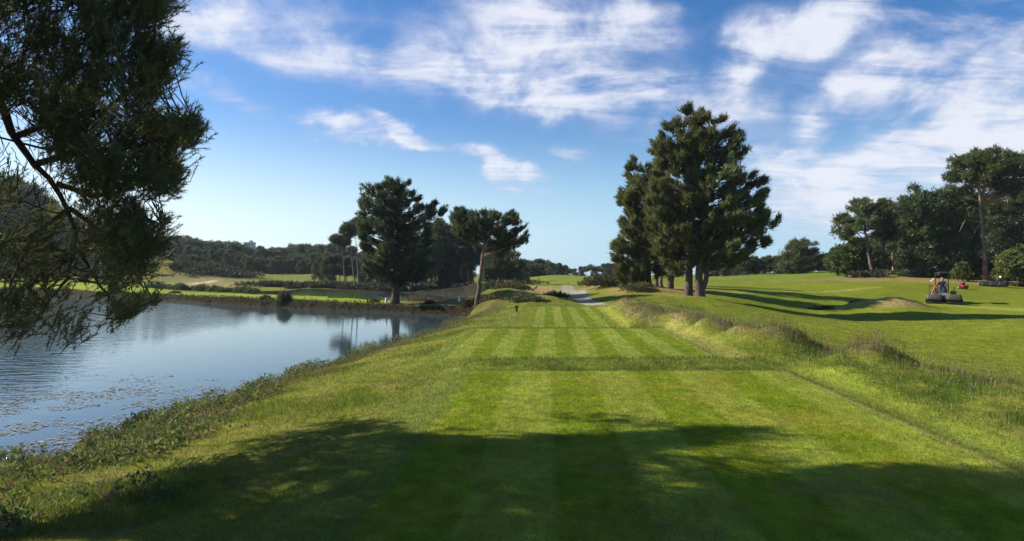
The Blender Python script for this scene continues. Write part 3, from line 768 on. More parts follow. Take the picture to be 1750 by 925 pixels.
sun = bpy.data.lights.new('sun', 'SUN'); sun.energy = 5.0; sun.angle = math.radians(.53); sun.color = (1.0, .90, .74)
so = bpy.data.objects.new('sun', sun); C.objects.link(so)
so.rotation_euler = Vector(SUND).to_track_quat('Z', 'Y').to_euler(); so.location = (-30, 10, 40)
cam = bpy.data.cameras.new('camera'); cam.sensor_width = 36; cam.lens = 18/math.tan(math.radians(40)); cam.clip_start = .05; cam.clip_end = 4000
co = bpy.data.objects.new('camera', cam); C.objects.link(co); co.location = (0,0,CAMH); co.rotation_euler = (math.radians(90),0,0); SC.camera = co
SC.view_settings.view_transform = 'Standard'; SC.view_settings.look = 'None'; SC.view_settings.gamma = 1; SC.view_settings.exposure = .93
SC.cycles.max_bounces = 6; SC.cycles.diffuse_bounces = 3; SC.cycles.glossy_bounces = 3; SC.cycles.transmission_bounces = 3; SC.cycles.caustics_reflective = False; SC.cycles.caustics_refractive = False

# ------------------------------------------------------------------ the big pine overhanging the pond, lower left
def foreground_pine():
    rng = np.random.default_rng(101)
    base = np.array([-8.7, 5.3, 0]); base[2] = hz(base[0], base[1])-.05
    root = thing('pine_tree', 'big dark pine overhanging the pond and lily pads, its drooping boughs hiding the near water', 'tree', base)
    w = Geo(); c = Geo()
    D0 = 7.2
    P = lambda px, py, d=D0: at(px, py, d)-base
    tr = np.array([[0,0,0],[.15,.1,2.0],[.1,.3,4.2],[.35,.4,6.5],[.6,.5,9.0],[.8,.5,10.8]])
    tp = interp_poly(tr, np.linspace(0,1,16)); w.tube(tp+rng.normal(0,.015,tp.shape), .27*(1-.85*np.linspace(0,1,16))*(1+.5*np.exp(-np.linspace(0,1,16)*18)), 12, BARK)
    skel = [tp]
    def bough(pts, r0, r1, k=8):
        q = interp_poly(np.array(pts), np.linspace(0,1,24)); q += np.cumsum(rng.normal(0,.006,q.shape),0)
        w.tube(q, np.linspace(r0, r1, 24), k, np.array(BARK)*.85); skel.append(q)
    bough([tp[6], P(-60,120), P(0,172), P(25,235), P(62,282), P(95,315), P(118,355), P(132,395), P(137,425), P(122,470)], .10, .012)
    bough([tp[8], P(-50,-40,7.0), P(60,-20,7.1), P(150,10,7.2), P(230,22,7.3), P(290,20,7.3)], .06, .012)
    bough([P(25,235), P(100,210,7.4), P(180,190,7.5), P(250,140,7.6), P(315,75,7.6)], .04, .008)
    bough([P(62,282), P(140,265,7.0), P(220,255,6.9), P(290,240,6.9), P(345,225,6.9)], .04, .008)
    bough([P(95,315), P(160,335,7.3), P(230,300,7.4), P(310,280,7.5)], .035, .008)
    bough([P(118,355), P(170,390,7.2), P(230,395,7.2), P(285,375,7.2)], .032, .008)
    bough([P(118,355), P(60,400,7.5), P(20,480,7.5), P(10,560,7.5)], .028, .006)
    bough([P(137,425), P(170,480,7.1), P(200,520,7.1), P(268,522,7.1)], .02, .006)
    bough([P(122,470), P(80,520,6.9), P(50,560,6.9), P(14,600,6.9)], .018, .005)
    bough([tp[5], P(-120,300,6.8), P(-40,380,6.9), P(30,430,7.0)], .05, .008)
    bough([tp[9], P(-100,-200,7.0), P(40,-180,7.2), P(160,-150,7.4), P(270,-90,7.5)], .07, .012)
    for k in range(16):                                   # boughs of the upper crown
        t = tp[rng.integers(6, 15)]; a = rng.uniform(-.5, 2.4); l = rng.uniform(2.2, 4.6)
        e = t+np.array([math.cos(a-.9)*l, math.sin(a-.9)*l*.8, rng.uniform(-.6, 1.0)])
        bough([t, (t+e)/2+np.array([0,0,.25]), e], .05, .012, 6)
    S = np.concatenate(skel)
    def twig(b, r=.006):
        i = np.argmin(np.linalg.norm(S-b, axis=1)+.35*np.maximum(0, S[:,2]-b[2])); a = S[i]
        if np.linalg.norm(a-b) > .08: limb(w, a, b, r*1.6, r*.5, rng, rng.uniform(-.05,.12), np.array(BARK)*.8, 4, 5)
    def shoots(cen, r, ns, nn, nl, nw, out):
        """a spray of shoots clothed in needles"""
        b = cen+rng.normal(0, 1, (ns,3))*r*np.array([.55,.55,.5])
        d = unit(out[None]*.95+rng.normal(0,.36,(ns,3))+np.array([0,0,.40]))
        l = rng.uniform(.11,.24,ns)
        for i in range(min(ns, 5)): w.tube([b[i]-d[i]*.05, b[i]+d[i]*l[i]*.8], [.0045,.003], 3, np.array(BARK)*.8, cap=False)
        t = rng.random((ns,nn,1))**.8
        B = b[:,None]+d[:,None]*l[:,None,None]*t
        rad = unit(rng.normal(0,1,(ns,nn,3))); nd = unit(d[:,None]*rng.uniform(.7,1.7,(ns,nn,1))+rad*.9)
        L_ = nl*rng.uniform(.65,1.15,(ns,nn,1)); Sd = unit(np.cross(nd, rng.normal(0,1,(ns,nn,3))))*nw/2
        v = np.stack([B-Sd, B+Sd, B+nd*L_], 2).reshape(-1,3)
        cc = np.array([.120,.136,.050])*rng.uniform(.75,1.25)
        if rng.random() < .12: cc = np.array([.14,.11,.045])
        cc = np.repeat(np.broadcast_to(cc,(ns,3))*rng.uniform(.75,1.3,(ns,1)), nn*3, 0)
        c.add(v, np.arange(len(v)).reshape(-1,3), cc)
    shade = [(40,1300),(150,870),(200,800),(300,745),(440,720),(560,700),(620,705),(690,738),(740,745),(800,757),(860,754),(950,746),(1050,752),(1120,742),(1250,727),(1340,737),(1330,750),(1220,766),(1130,770),(1080,778),
             (1050,795),(1055,832),(1100,853),(1160,853),(1220,843),(1290,848),(1340,832),(1420,803),(1500,803),(1560,797),(1640,808),(1750,802),(1900,795),(2000,1300)]
    dense = [(60,-90),(310,-90),(300,25),(262,48),(255,75),(325,65),(322,85),(300,118),(288,150),(275,190),(300,212),(330,200),(352,225),(348,245),(322,262),(300,265),(312,275),(322,300),(300,328),(280,345),(252,335),
             (240,360),(290,368),(292,395),(282,435),(250,470),(225,500),(190,535),(150,545),(120,480),(130,420),(140,360),(110,290),(75,240),(70,160)]
    lowl = [(-60,310),(40,300),(110,360),(160,400),(230,400),(255,460),(230,510),(200,545),(235,540),(200,572),(150,585),(110,600),(60,590),(15,610),(-60,600)]
    topl = [(-60,-90),(90,-90),(80,150),(60,200),(-60,170)]
    br = [(200,530),(240,520),(277,515),(262,530),(235,548),(205,560)]
    tip1 = [(255,60),(300,85),(322,62),(328,72),(318,98),(298,118),(290,150),(272,185),(250,160),(245,100)]
    tip2 = [(250,190),(298,212),(325,198),(345,205),(354,228),(348,248),(322,264),(290,262),(245,250)]
    tip3 = [(240,262),(300,268),(312,276),(323,300),(302,330),(280,345),(250,335),(240,300)]
    tip4 = [(215,350),(250,372),(290,366),(294,396),(282,436),(252,470),(215,470),(205,400)]
    top2 = [(255,-20),(300,-10),(297,20),(270,42),(250,30)]
    for poly, n, r, nsh in ((dense, 560, 22, 14), (lowl, 125, 22, 12), (topl, 150, 22, 12), (br, 22, 12, 9), (top2, 22, 12, 12), (tip1, 46, 13, 13), (tip2, 60, 13, 13), (tip3, 46, 13, 12), (tip4, 50, 13, 12)):
        poly_a = np.array(poly, float); lo, hi = poly_a.min(0), poly_a.max(0); got = 0; miss = 0
        while got < n:
            q = lo+(hi-lo)*rng.random(2); sd = float(poly_sd(q[:1], q[1:], poly)[0]); rr = r*rng.uniform(.7,1.2)
            if sd < rr*.45: continue
            if n > 100 and fbm(q[:1], q[1:], 1/38., 3, 171)[0] < (.42 if poly is dense and q[1] < 320 else .52): continue
            if 175 < q[0] < 215 and 220 < q[1] < 245 and rng.random() < .8: continue       # a peephole of sky
            for att in range(7):
                d = D0+rng.uniform(-1.3,1.5); p = at(q[0], q[1], d); G = p-SUND*(p[2]+.05)/SUND[2]
                if G[1] < 3.4: break
                if float(poly_sd(np.array([CX+G[0]/G[1]*F]), np.array([CY+(CAMH+.05)/G[1]*F]), shade)[0]) > 8: break
            else:
                if n > 70 and rng.random() < .85:
                    miss += 1
                    if miss < 4000: continue
            p -= base
            p[0] -= .09; ex = 1 if sd < 30 else .5
            out = unit(np.array([.55*ex+rng.normal(0,.25), -.05+rng.normal(0,.35), .30+rng.normal(0,.25)]))
            shoots(p, rr/F*D0*1.15, max(7, nsh-4), 38, .058, .0064, out)
            if rng.random() < .55 and sd > 22: twig(p-out*.12)
            got += 1
    # bare hanging twigs in the gap by the big bough
    for k in range(130):
        q = np.array([rng.uniform(-20,120), rng.uniform(90,330)]); a = P(q[0], q[1], D0+rng.uniform(-.5,.5))
        e = a+np.array([rng.normal(0,.10), rng.normal(0,.1), -rng.uniform(.12,.45)])
        w.tube(np.array([a, (a+e)/2+rng.normal(0,.03,3), e]), [.006,.004,.002], 3, np.array(BARK)*.7, cap=False)
    # the crown above and left of the picture, which shades the tee
    got = 0; tries = 0
    while got < 1050 and tries < 120000:
        tries += 1
        px, py = rng.uniform(40,1950), rng.uniform(700,1250)
        if rng.random() > (740/py)**1.5 if py > 930 else False: continue
        d = CAMH*F/(py-CY); gx = (px-CX)/F*d
        h = rng.uniform(2.2, 8.6); p = np.array([gx, d, 0])+SUND*h/SUND[2]
        e = ((p[0]+7.9)/4.4)**2+((p[1]-6.0)/4.6)**2+((p[2]-6.2)/4.4)**2
        if e > 1: continue
        ppx, ppy = CX+p[0]/p[1]*F, CY-(p[2]-CAMH)/p[1]*F
        if ppx > -70 and ppy > -110: continue
        if float(poly_sd(np.array([px]), np.array([py]), shade)[0]) < 20: continue
        o = unit(p-base-np.array([.3,.4,4.5])); shoots(p-base, .27, 13, 22, .095, .014, o)
        if rng.random() < .4: twig(p-base, .01)
        got += 1
    link('trunk', w.mesh('trunk', [M_bark], True), root); link('crown', c.mesh('crown', [M_needle]), root)
foreground_pine()

# ------------------------------------------------------------------ pines that stand out one by one
def fork(px_pts, d, r0, r1, base_of):
    def f(w, c, tp, rads):
        b = base_of; q = interp_poly(np.array([at(x, y, d)-b for x, y in px_pts]), np.linspace(0,1,16))
        w.tube(q, np.linspace(r0, r1, 16), 8, BARK)
    return f
def bare_limbs(sets, d, b, col=(.30,.22,.16)):
    def f(w, c, tp, rads):
        for pts, r in sets:
            q = interp_poly(np.array([at(x, y, d)-b for x, y in pts]), np.linspace(0,1,8)); w.tube(q, np.linspace(r, r*.35, 8), 5, col)
    return f
def base_at(px, py, d):
    b = at(px, py, d); b[2] = hz(b[0], b[1])-.05; return b

px_tree('pine_tree', 'tall dense dark pine standing alone on the grass causeway between the two ponds',
        [(660,312),(672,300),(683,297),(695,303),(706,313),(712,336),(722,352),(738,348),(755,361),(748,378),(730,388),(728,400),(742,420),(735,450),(722,474),(700,484),(684,492),(664,486),(648,476),(630,478),(618,450),(620,420),(614,385),(618,364),(608,334),(626,326),(636,318)],
        [(675,515),(678,470),(680,420),(680,360),(681,306)], 43.4, .28, 210, 11, 201, thick=.9, col=PINE_DARK, tl=.30, tw=.055, nt=42, k=7, flat=.48, spread=.38, sp=True)
px_tree('pine_tree', 'leaning pine with a reddish bare trunk and flat spreading crown at the pond corner',
        [(779,359),(776,373),(778,396),(797,410),(812,418),(826,412),(842,434),(861,436),(877,428),(888,416),(905,405),(890,392),(887,377),(865,369),(840,358),(818,361),(798,364),(786,357)],
        [(815,519),(820,480),(824,440),(828,415),(834,385)], 38, .16, 150, 9.5, 202, thick=1.0, col=PINE_DARK, bark=(.085,.06,.05), top_bark=(.30,.20,.15), tl=.22, tw=.045, nt=36, k=7, flat=.42, spread=.38, sp=True)
bA = base_at(1196,512,36.0)
px_tree('pine_tree', 'largest pine of the clump, forked low, its boughs reaching right over the fairway',
        [(1188,205),(1203,192),(1241,198),(1266,237),(1270,263),(1262,296),(1284,300),(1300,305),(1308,330),(1306,360),(1323,377),(1308,406),(1322,431),(1291,430),(1270,441),(1262,452),(1230,455),(1205,462),(1190,450),(1186,380),(1185,300)],
        [(1196,512),(1194,470),(1200,420),(1208,340),(1214,260),(1218,215)], 36, .23, 225, 11.5, 203, thick=.85, col=PINE_WARM, tl=.30, tw=.048, nt=50, k=7, flat=.62, up=1.3, spread=.36, sp=True,
        extra=fork([(1197,503),(1206,482),(1212,450),(1216,415),(1224,380),(1240,350)], 35.9, .17, .05, bA))
px_tree('pine_tree', 'straight trunked pine left of the forked one in the clump, with the clump’s highest top',
        [(1156,206),(1169,192),(1182,196),(1192,212),(1205,300),(1202,400),(1198,438),(1180,458),(1160,464),(1136,450),(1114,410),(1106,360),(1112,310),(1124,280),(1121,250),(1133,222)],
        [(1177,511),(1177,460),(1176,380),(1172,290),(1168,210)], 36.6, .22, 225, 11.5, 204, thick=.85, col=PINE_WARM, tl=.30, tw=.048, nt=50, k=7, flat=.62, up=1.3, spread=.36, sp=True)
px_tree('pine_tree', 'leftmost pine of the clump beside the tees, with low skirts of foliage over the path',
        [(1088,270),(1110,272),(1130,284),(1142,330),(1146,400),(1146,464),(1116,478),(1092,494),(1064,492),(1052,452),(1046,420),(1060,395),(1070,370),(1060,345),(1070,310)],
        [(1110,502),(1108,460),(1104,400),(1102,340),(1100,285)], 42, .18, 215, 11.5, 205, thick=.85, col=PINE_WARM, tl=.32, tw=.052, nt=50, k=7, flat=.62, up=1.3, spread=.36, sp=True)
px_tree('pine_tree', 'smaller pine standing behind the middle of the clump, its bare stem lit from the side',
        [(1118,330),(1150,300),(1180,335),(1186,440),(1170,470),(1130,472),(1108,430)], [(1145,496),(1150,450),(1152,400),(1150,335)], 46, .25, 90, 12, 206, col=PINE_WARM, tl=.26, tw=.036, nt=50)
px_tree('pine_tree', 'thin stemmed pine deep in the clump, left of its bare lit stem',
        [(1100,400),(1122,360),(1140,400),(1138,455),(1118,470),(1096,460)], [(1122,493),(1121,450),(1120,375)], 50, .16, 26, 12, 207, col=PINE_WARM, tl=.26, tw=.036, nt=46)
px_tree('pine_tree', 'thinnest pine stem at the very back of the clump',
        [(1120,400),(1136,370),(1152,400),(1152,450),(1128,468)], [(1130,492),(1131,450),(1134,385)], 52, .15, 22, 12, 208, col=PINE_WARM, tl=.26, tw=.036, nt=46)

# the stand on the right
b1 = base_at(1685,483,60)
px_tree('pine_tree', 'tallest pine on the right, umbrella crown on a long reddish trunk with dead branches',
        [(1628,286),(1639,270),(1660,259),(1682,254),(1703,260),(1728,272),(1735,284),(1750,298),(1747,323),(1728,338),(1710,333),(1698,310),(1678,297),(1660,312),(1636,306)],
        [(1685,483),(1683,440),(1681,408),(1676,373),(1673,320),(1676,290)], 60, .26, 140, 12, 301, thick=1.0, col=PINE, bark=(.13,.085,.065), top_bark=(.24,.15,.10), tl=.38, tw=.075, nt=36, flat=.6,
        extra=bare_limbs([([(1681,385),(1668,378),(1650,376)],.07),([(1678,382),(1668,392),(1665,400)],.05),([(1650,376),(1645,385),(1640,396)],.04),([(1675,330),(1690,318),(1706,312)],.07),([(1675,345),(1660,340),(1645,344)],.06),([(1675,318),(1660,314)],.06),([(1675,360),(1660,352),(1652,360)],.05)], 60, b1))
px_tree('pine_tree', 'bushy pine close against the left of the tallest pine, covered nearly to the ground',
        [(1612,330),(1640,312),(1666,322),(1674,350),(1666,380),(1670,420),(1664,470),(1612,478),(1600,440),(1608,400),(1604,355)], [(1640,485),(1641,420),(1642,330)], 62, .22, 110, 13, 302, col=PINE, tl=.38, tw=.075, nt=36)
px_tree('pine_tree', 'broad dark green pine with a rounded top left of the tallest pines behind the mower',
        [(1528,356),(1545,338),(1557,326),(1582,314),(1603,325),(1620,338),(1624,373),(1614,401),(1612,444),(1604,476),(1550,476),(1532,446),(1526,408),(1535,380)], [(1570,486),(1572,400),(1580,325)], 63, .28, 150, 14, 303, col=(.066,.098,.030), tl=.38, tw=.075, nt=36)
px_tree('pine_tree', 'pine with a leaning bare trunk and flat crown, left end of the right hand stand',
        [(1425,400),(1436,374),(1453,356),(1471,342),(1493,339),(1514,344),(1522,360),(1520,385),(1506,400),(1493,400),(1478,385),(1457,394),(1443,408),(1428,410)], [(1491,466),(1484,430),(1479,395),(1478,366),(1480,350)], 66, .22, 64, 13, 304, thick=1.0, col=PINE, bark=(.14,.10,.08), tl=.38, tw=.075, nt=36, flat=.5)
px_tree('pine_tree', 'dark crowned pine with a straight thin stem just right of the leaning trunk',
        [(1500,360),(1512,345),(1528,350),(1538,375),(1534,400),(1515,412),(1498,402)], [(1510,466),(1510,420),(1512,360)], 67, .15, 36, 12, 305, col=PINE_DARK, tl=.38, tw=.075, nt=36)
px_tree('pine_tree', 'slim pine with a pale yellow stem, left of the broad dark pine',
        [(1512,385),(1524,366),(1538,385),(1536,412),(1518,414)], [(1527,468),(1525,430),(1523,380)], 68, .13, 24, 11, 306, col=PINE, bark=(.26,.20,.11), tl=.34, tw=.05, nt=44)
px_tree('pine_tree', 'rounded dark pine standing by itself on the rise left of the right hand stand',
        [(1336,442),(1337,428),(1352,413),(1375,408),(1389,416),(1397,427),(1403,438),(1394,446),(1390,462),(1384,472),(1340,474),(1332,458)], [(1366,478),(1366,450),(1368,415)], 88, .25, 74, 9, 307, col=PINE, tl=.4, tw=.06, nt=44)
px_tree('leafy_tree', 'small bright leafy tree under the left end of the right hand stand',
        [(1424,440),(1432,420),(1450,406),(1474,414),(1486,440),(1482,468),(1426,470)], [(1455,472),(1455,445),(1454,415)], 68, .12, 60, 9, 308, col=(.085,.115,.030), leaf=True, tl=.28, tw=.16, nt=40, k=4, spread=.8)
px_tree('pine_tree', 'tall leafy pine at the right edge, half out of the picture beside the umbrella pine',
        [(1694,350),(1722,334),(1760,330),(1800,350),(1810,470),(1705,474),(1692,430)], [(1750,486),(1750,420),(1752,345)], 64, .25, 110, 15, 309, col=(.062,.078,.026), tl=.38, tw=.075, nt=36)
px_tree('leafy_bush', 'big bright green leafy bush at the far right edge of the grass',
        [(1706,478),(1708,450),(1722,432),(1748,424),(1790,428),(1810,450),(1810,492),(1712,490)], [(1755,492),(1755,470),(1757,440)], 56, .10, 120, 10, 310, cat='bush', col=(.11,.135,.035), leaf=True, tl=.22, tw=.12, nt=46, k=4, spread=.8)
px_tree('leafy_bush', 'small pale green bush at the foot of the stand just right of the mower',
        [(1630,478),(1632,455),(1645,445),(1656,458),(1658,480)], [(1645,484),(1645,470),(1645,455)], 58, .06, 36, 7, 311, cat='bush', col=(.11,.13,.035), leaf=True, tl=.2, tw=.11, nt=36, k=4, spread=.8)

# behind the ponds
TH = dict(tl=.46, tw=.085, nt=38)
px_tree('pine_tree', 'thin pine with a reddish stem, leftmost of the pines behind the lone pine',
        [(569,410),(574,401),(585,398),(594,410),(592,424),(577,421)], [(590,487),(587,450),(582,408)], 84, .12, 24, 9, 401, col=PINE_DARK, bark=(.20,.12,.09), flat=.45, **TH)
px_tree('pine_tree', 'tall thin pine, second from the left behind the lone pine, with a pale leaning stem',
        [(584,396),(596,380),(610,376),(618,386),(609,402),(590,403)], [(607,490),(602,449),(598,400)], 83, .13, 28, 9, 402, col=PINE_DARK, bark=(.20,.15,.12), flat=.45, **TH)
px_tree('pine_tree', 'tall thin pine against the left side of the lone pine, its stem pale above',
        [(596,378),(608,370),(624,372),(628,395),(612,404),(600,396)], [(613,487),(610,440),(607,395)], 84, .13, 28, 9, 403, col=PINE_DARK, bark=(.24,.19,.15), flat=.45, **TH)
px_tree('pine_tree', 'pine with a short pale stem showing just right of the lone pine',
        [(692,400),(720,380),(752,384),(768,405),(760,445),(735,470),(695,466)], [(709,498),(709,450),(712,400)], 84, .14, 66, 11, 404, col=PINE_DARK, bark=(.20,.17,.14), **TH)
px_tree('pine_tree', 'pine with a pale stem hidden below the knee behind the lone pine’s right boughs',
        [(735,392),(750,376),(768,374),(780,392),(776,420),(748,428)], [(749,497),(747,450),(746,395)], 86, .13, 34, 10, 405, col=PINE_DARK, bark=(.22,.19,.16), **TH)
px_tree('pine_tree', 'leaning bare stemmed pine between the lone pine and the flat crowned pine',
        [(764,398),(776,384),(792,382),(804,402),(800,424),(770,424)], [(793,493),(786,460),(781,437),(777,400)], 84, .12, 32, 10, 406, col=PINE_DARK, bark=(.18,.14,.11), **TH)
px_tree('pine_tree', 'upright slim pine close behind the trunk of the flat crowned pine',
        [(785,430),(798,408),(818,412),(826,438),(812,462),(788,456)], [(801,493),(800,460),(799,415)], 85, .12, 34, 10, 407, col=PINE_DARK, bark=(.19,.15,.12), **TH)
px_tree('fir_tree', 'dark conical fir with boughs to the ground behind the ponds',
        [(746,499),(753,470),(763,438),(772,418),(781,440),(790,472),(798,498)], [(772,499),(772,460),(772,422)], 83.5, .16, 80, 9, 408, col=(.026,.040,.020), up=.2, flat=.5, tl=.38, tw=.075, nt=36)
b9 = base_at(831,492,78)
def ivy(root, b, d, x0, y0, y1):
    rng = np.random.default_rng(5); g = Geo(); n = 900
    py = rng.uniform(y0, y1, n); th = rng.random(n)*2*math.pi
    r = .26+.12*np.sin(py)+rng.normal(0,.04,n)
    pos = np.array([at(x0, q, d)-b for q in py])+np.c_[np.cos(th)*r, np.sin(th)*r, np.zeros(n)]
    tufts(g, pos, np.c_[np.cos(th), np.sin(th), np.full(n,.2)], 3, .18, .13, .5, rng, (.065,.12,.03), True)
    link('ivy', g.mesh('ivy', [M_leaf]), root)
t9 = px_tree('pine_tree', 'pine whose trunk is wrapped in bright green ivy, right of the flat crowned pine',
        [(828,446),(850,428),(880,432),(892,450),(880,470),(850,468),(836,462)], [(831,492),(832,465),(840,440)], 78, .2, 54, 11, 409, col=PINE_DARK, **TH)
ivy(t9, b9, 78, 831, 458, 490)
px_tree('pine_tree', 'dark pine with a slanting stem next to the ivy covered trunk',
        [(840,450),(862,438),(890,446),(898,468),(870,476),(846,470)], [(836,492),(841,476),(850,450)], 80, .13, 46, 10, 410, col=PINE_DARK, **TH)

# ------------------------------------------------------------------ trees of the woods: kinds made once, then copied
def gen_tree(kind, seed, name='pine_tree'):
    rng = np.random.default_rng(seed); cl = []
    if kind == 'umbrella':
        for i in range(30):
            u = unit(rng.normal(0,1,3))*rng.random()**.4; cl.append((np.array([u[0]*2.6, u[1]*2.6, 7.6+u[2]*2.0*(1 if u[2] > 0 else .8)]), rng.uniform(.6,1.0)))
        tr = [(0,0,0),(rng.normal(0,.2),rng.normal(0,.2),3.5),(rng.normal(0,.3),rng.normal(0,.3),8.2)]; kw = dict(flat=.55)
    elif kind == 'bushy':
        for i in range(56):
            t = rng.random(); r = 2.5*math.sin(math.pi*min(1,(t*.93+.07)**.75))**.7*math.sqrt(rng.random()); a = rng.random()*6.283
            cl.append((np.array([r*math.cos(a), r*math.sin(a), .7+8.7*t]), rng.uniform(.6,1.0)))
        tr = [(0,0,0),(.1,0,4),(0,.1,9)]; kw = dict(flat=.7)
    elif kind == 'tall':
        for i in range(40):
            t = rng.random(); r = (1.9*(1-t)**.6+.2)*math.sqrt(rng.random())*(.55 if t < .15 else 1); a = rng.random()*6.283
            cl.append((np.array([r*math.cos(a), r*math.sin(a), 3.2+6.4*t]), rng.uniform(.5,.85)))
        tr = [(0,0,0),(.15,0,4),(0,.1,9.4)]; kw = dict(flat=.6)
    else:
        for i in range(60):
            u = unit(rng.normal(0,1,3))*rng.random()**.4; cl.append((np.array([u[0]*3.1, u[1]*3.1, 5.6+u[2]*4.3]), rng.uniform(.7,1.1)))
        tr = [(0,0,0),(.1,0,3),(0,.1,8)]; kw = dict(flat=.8)
    leaf = kind == 'leafy'
    return make_tree('leafy_tree' if leaf else name, 'x', 'tree', (0,0,-500), np.array(tr, float), .17, cl, rng, col=(.070,.098,.028) if leaf else (.066,.086,.032), bark=(.12,.09,.07),
                     leaf=leaf, tl=.55, tw=.30 if leaf else .10, nt=44, k=4 if leaf else 6, spread=.8 if leaf else .5, limb_r=.3, **kw)
KIND = {'umbrella': [gen_tree('umbrella', 501), gen_tree('umbrella', 502), gen_tree('umbrella', 503)], 'bushy': [gen_tree('bushy', 511), gen_tree('bushy', 512)],
        'tall': [gen_tree('tall', 521), gen_tree('tall', 522)], 'leafy': [gen_tree('leafy', 531), gen_tree('leafy', 532)]}
_used = {}
_rt = random.Random(9)
def wood_tree(kind, px, d, top_py, label, group, hmin=3.0, wide=1.0, sink=.1):
    protos = KIND[kind]; i = _rt.randrange(len(protos)); pr = protos[i]
    x = xat(px, d); z = hz(x, d); top = CAMH-(top_py-CY)/F*d
    h = max(hmin, top-z); s = h/9.6
    sc = (s*wide*_rt.uniform(.9,1.15), s*wide*_rt.uniform(.9,1.15), s); rz = _rt.uniform(0, 6.28)
    if (kind, i) not in _used:
        _used[(kind, i)] = 1; pr.location = (x, d, z-sink); pr.rotation_euler = (0,0,rz); pr.scale = sc; pr['label'] = label; pr['group'] = group; return pr
    return dup(pr, (x, d, z-sink), rz, sc, label, group)
def row(prof, px0, px1, step, d0, d1, drop, kinds, label, group, wide=1.0, hmin=3.0):
    xs = [p[0] for p in prof]; ys = [p[1] for p in prof]; px = px0
    while px < px1:
        d = _rt.uniform(d0, d1); k = _rt.choices(list(kinds), list(kinds.values()))[0]
        wood_tree(k, px, d, float(np.interp(px, xs, ys))+drop+abs(_rt.gauss(0, 3)), label[k] if isinstance(label, dict) else label, group[k] if isinstance(group, dict) else group, hmin, wide)
        px += step*_rt.uniform(.7, 1.3)
LP = [(280,402),(300,397),(330,405),(350,412),(365,410),(390,408),(405,414),(425,419),(450,423),(480,421),(497,414),(510,419),(540,416),(560,415),(590,420),(640,428)]
GL = 'distant pines behind the left fairway'
row(LP, 266, 640, 12, 150, 162, 0, {'umbrella':3,'bushy':2}, {'umbrella':'distant round topped pine on the skyline of the wood behind the left fairway','bushy':'distant full bodied pine on the skyline of the wood behind the left fairway'}, {'umbrella':'round topped skyline pines, left wood','bushy':'full bodied skyline pines, left wood'}, 1.25)
row(LP, 280, 640, 12, 138, 148, 16, {'umbrella':1,'bushy':3}, {'umbrella':'distant round topped pine half way down the wood behind the left fairway','bushy':'distant full bodied pine half way down the wood behind the left fairway'}, {'umbrella':'round topped pines midway in the left wood','bushy':'full bodied pines midway in the left wood'}, 1.3)
row(LP, 322, 610, 10, 126, 134, 31, {'bushy':3,'tall':1}, {'bushy':'low full bodied pine along the foot of the wood behind the left fairway','tall':'low narrow pine along the foot of the wood behind the left fairway'}, {'bushy':'low pines at the foot of the left wood','tall':'narrow pines at the foot of the left wood'}, 1.3)
row([(540,440),(580,435),(620,440),(660,450)], 545, 665, 10, 92, 104, 0, {'bushy':2,'tall':1}, {'bushy':'dark full bodied pine of the thicket left of and behind the lone pine','tall':'dark narrow pine of the thicket left of and behind the lone pine'}, {'bushy':'thicket behind the lone pine','tall':'narrow pines of the thicket behind the lone pine'}, 1.1)
row([(690,425),(740,420),(800,425),(850,440),(900,446)], 690, 895, 11, 92, 106, 0, {'bushy':2,'umbrella':1}, {'bushy':'dark full bodied pine of the thicket between the lone pine and the far green','umbrella':'dark round topped pine of the thicket between the lone pine and the far green'}, {'bushy':'thicket right of the lone pine','umbrella':'round topped pines right of the lone pine'}, 1.1)
CPF = [(870,446),(900,443),(925,443),(945,446),(955,455),(970,455),(980,460),(1000,455),(1020,450),(1045,448),(1060,452),(1100,450)]
row(CPF, 868, 1100, 9, 140, 158, 0, {'umbrella':2,'bushy':2}, {'umbrella':'distant round topped pine on the low skyline beyond the far green','bushy':'distant full bodied pine on the low skyline beyond the far green'}, {'umbrella':'round topped pines beyond the far green','bushy':'full bodied pines beyond the far green'}, 1.3)
row(CPF, 868, 960, 10, 126, 136, 9, {'bushy':1}, 'low dark pine at the left foot of the wood beyond the far green', 'low pines beyond the far green', 1.4)
RP = [(1200,462),(1230,454),(1260,445),(1290,438),(1310,440),(1330,438),(1400,438),(1420,430),(1445,428)]
row(RP, 1205, 1450, 10, 108, 122, 0, {'bushy':3,'umbrella':1,'leafy':1}, {'bushy':'distant full bodied pine of the wood right of the clump','umbrella':'distant round topped pine of the wood right of the clump','leafy':'distant pale leafy tree of the wood right of the clump'},
    {'bushy':'full bodied pines, distant right wood','umbrella':'round topped pines, distant right wood','leafy':'leafy trees, distant right wood'}, 1.15)
row(RP, 1240, 1430, 15, 96, 104, 10, {'leafy':1,'bushy':1}, {'leafy':'low leafy tree at the edge of the distant wood behind the right fairway','bushy':'low pine at the edge of the distant wood behind the right fairway'}, {'leafy':'low leafy trees, distant right wood','bushy':'low pines, distant right wood'}, 1.15)
SP = [(1420,420),(1480,404),(1530,380),(1590,348),(1640,338),(1700,336),(1760,332),(1900,325)]
row(SP, 1425, 1850, 18, 78, 88, 0, {'bushy':3,'tall':1}, {'bushy':'dark full bodied pine deep in the right hand stand','tall':'dark narrow pine deep in the right hand stand'}, {'bushy':'pines deep in the right stand','tall':'narrow pines deep in the right stand'}, 1.1)
row([(1420,440),(1500,432),(1560,430),(1640,430),(1800,425)], 1430, 1800, 15, 70, 76, 0, {'bushy':2,'leafy':2}, {'bushy':'low dark pine in the undergrowth of the right hand stand','leafy':'low leafy tree in the undergrowth of the right hand stand'}, {'bushy':'undergrowth pines, right stand','leafy':'undergrowth leafy trees, right stand'}, 1.3)
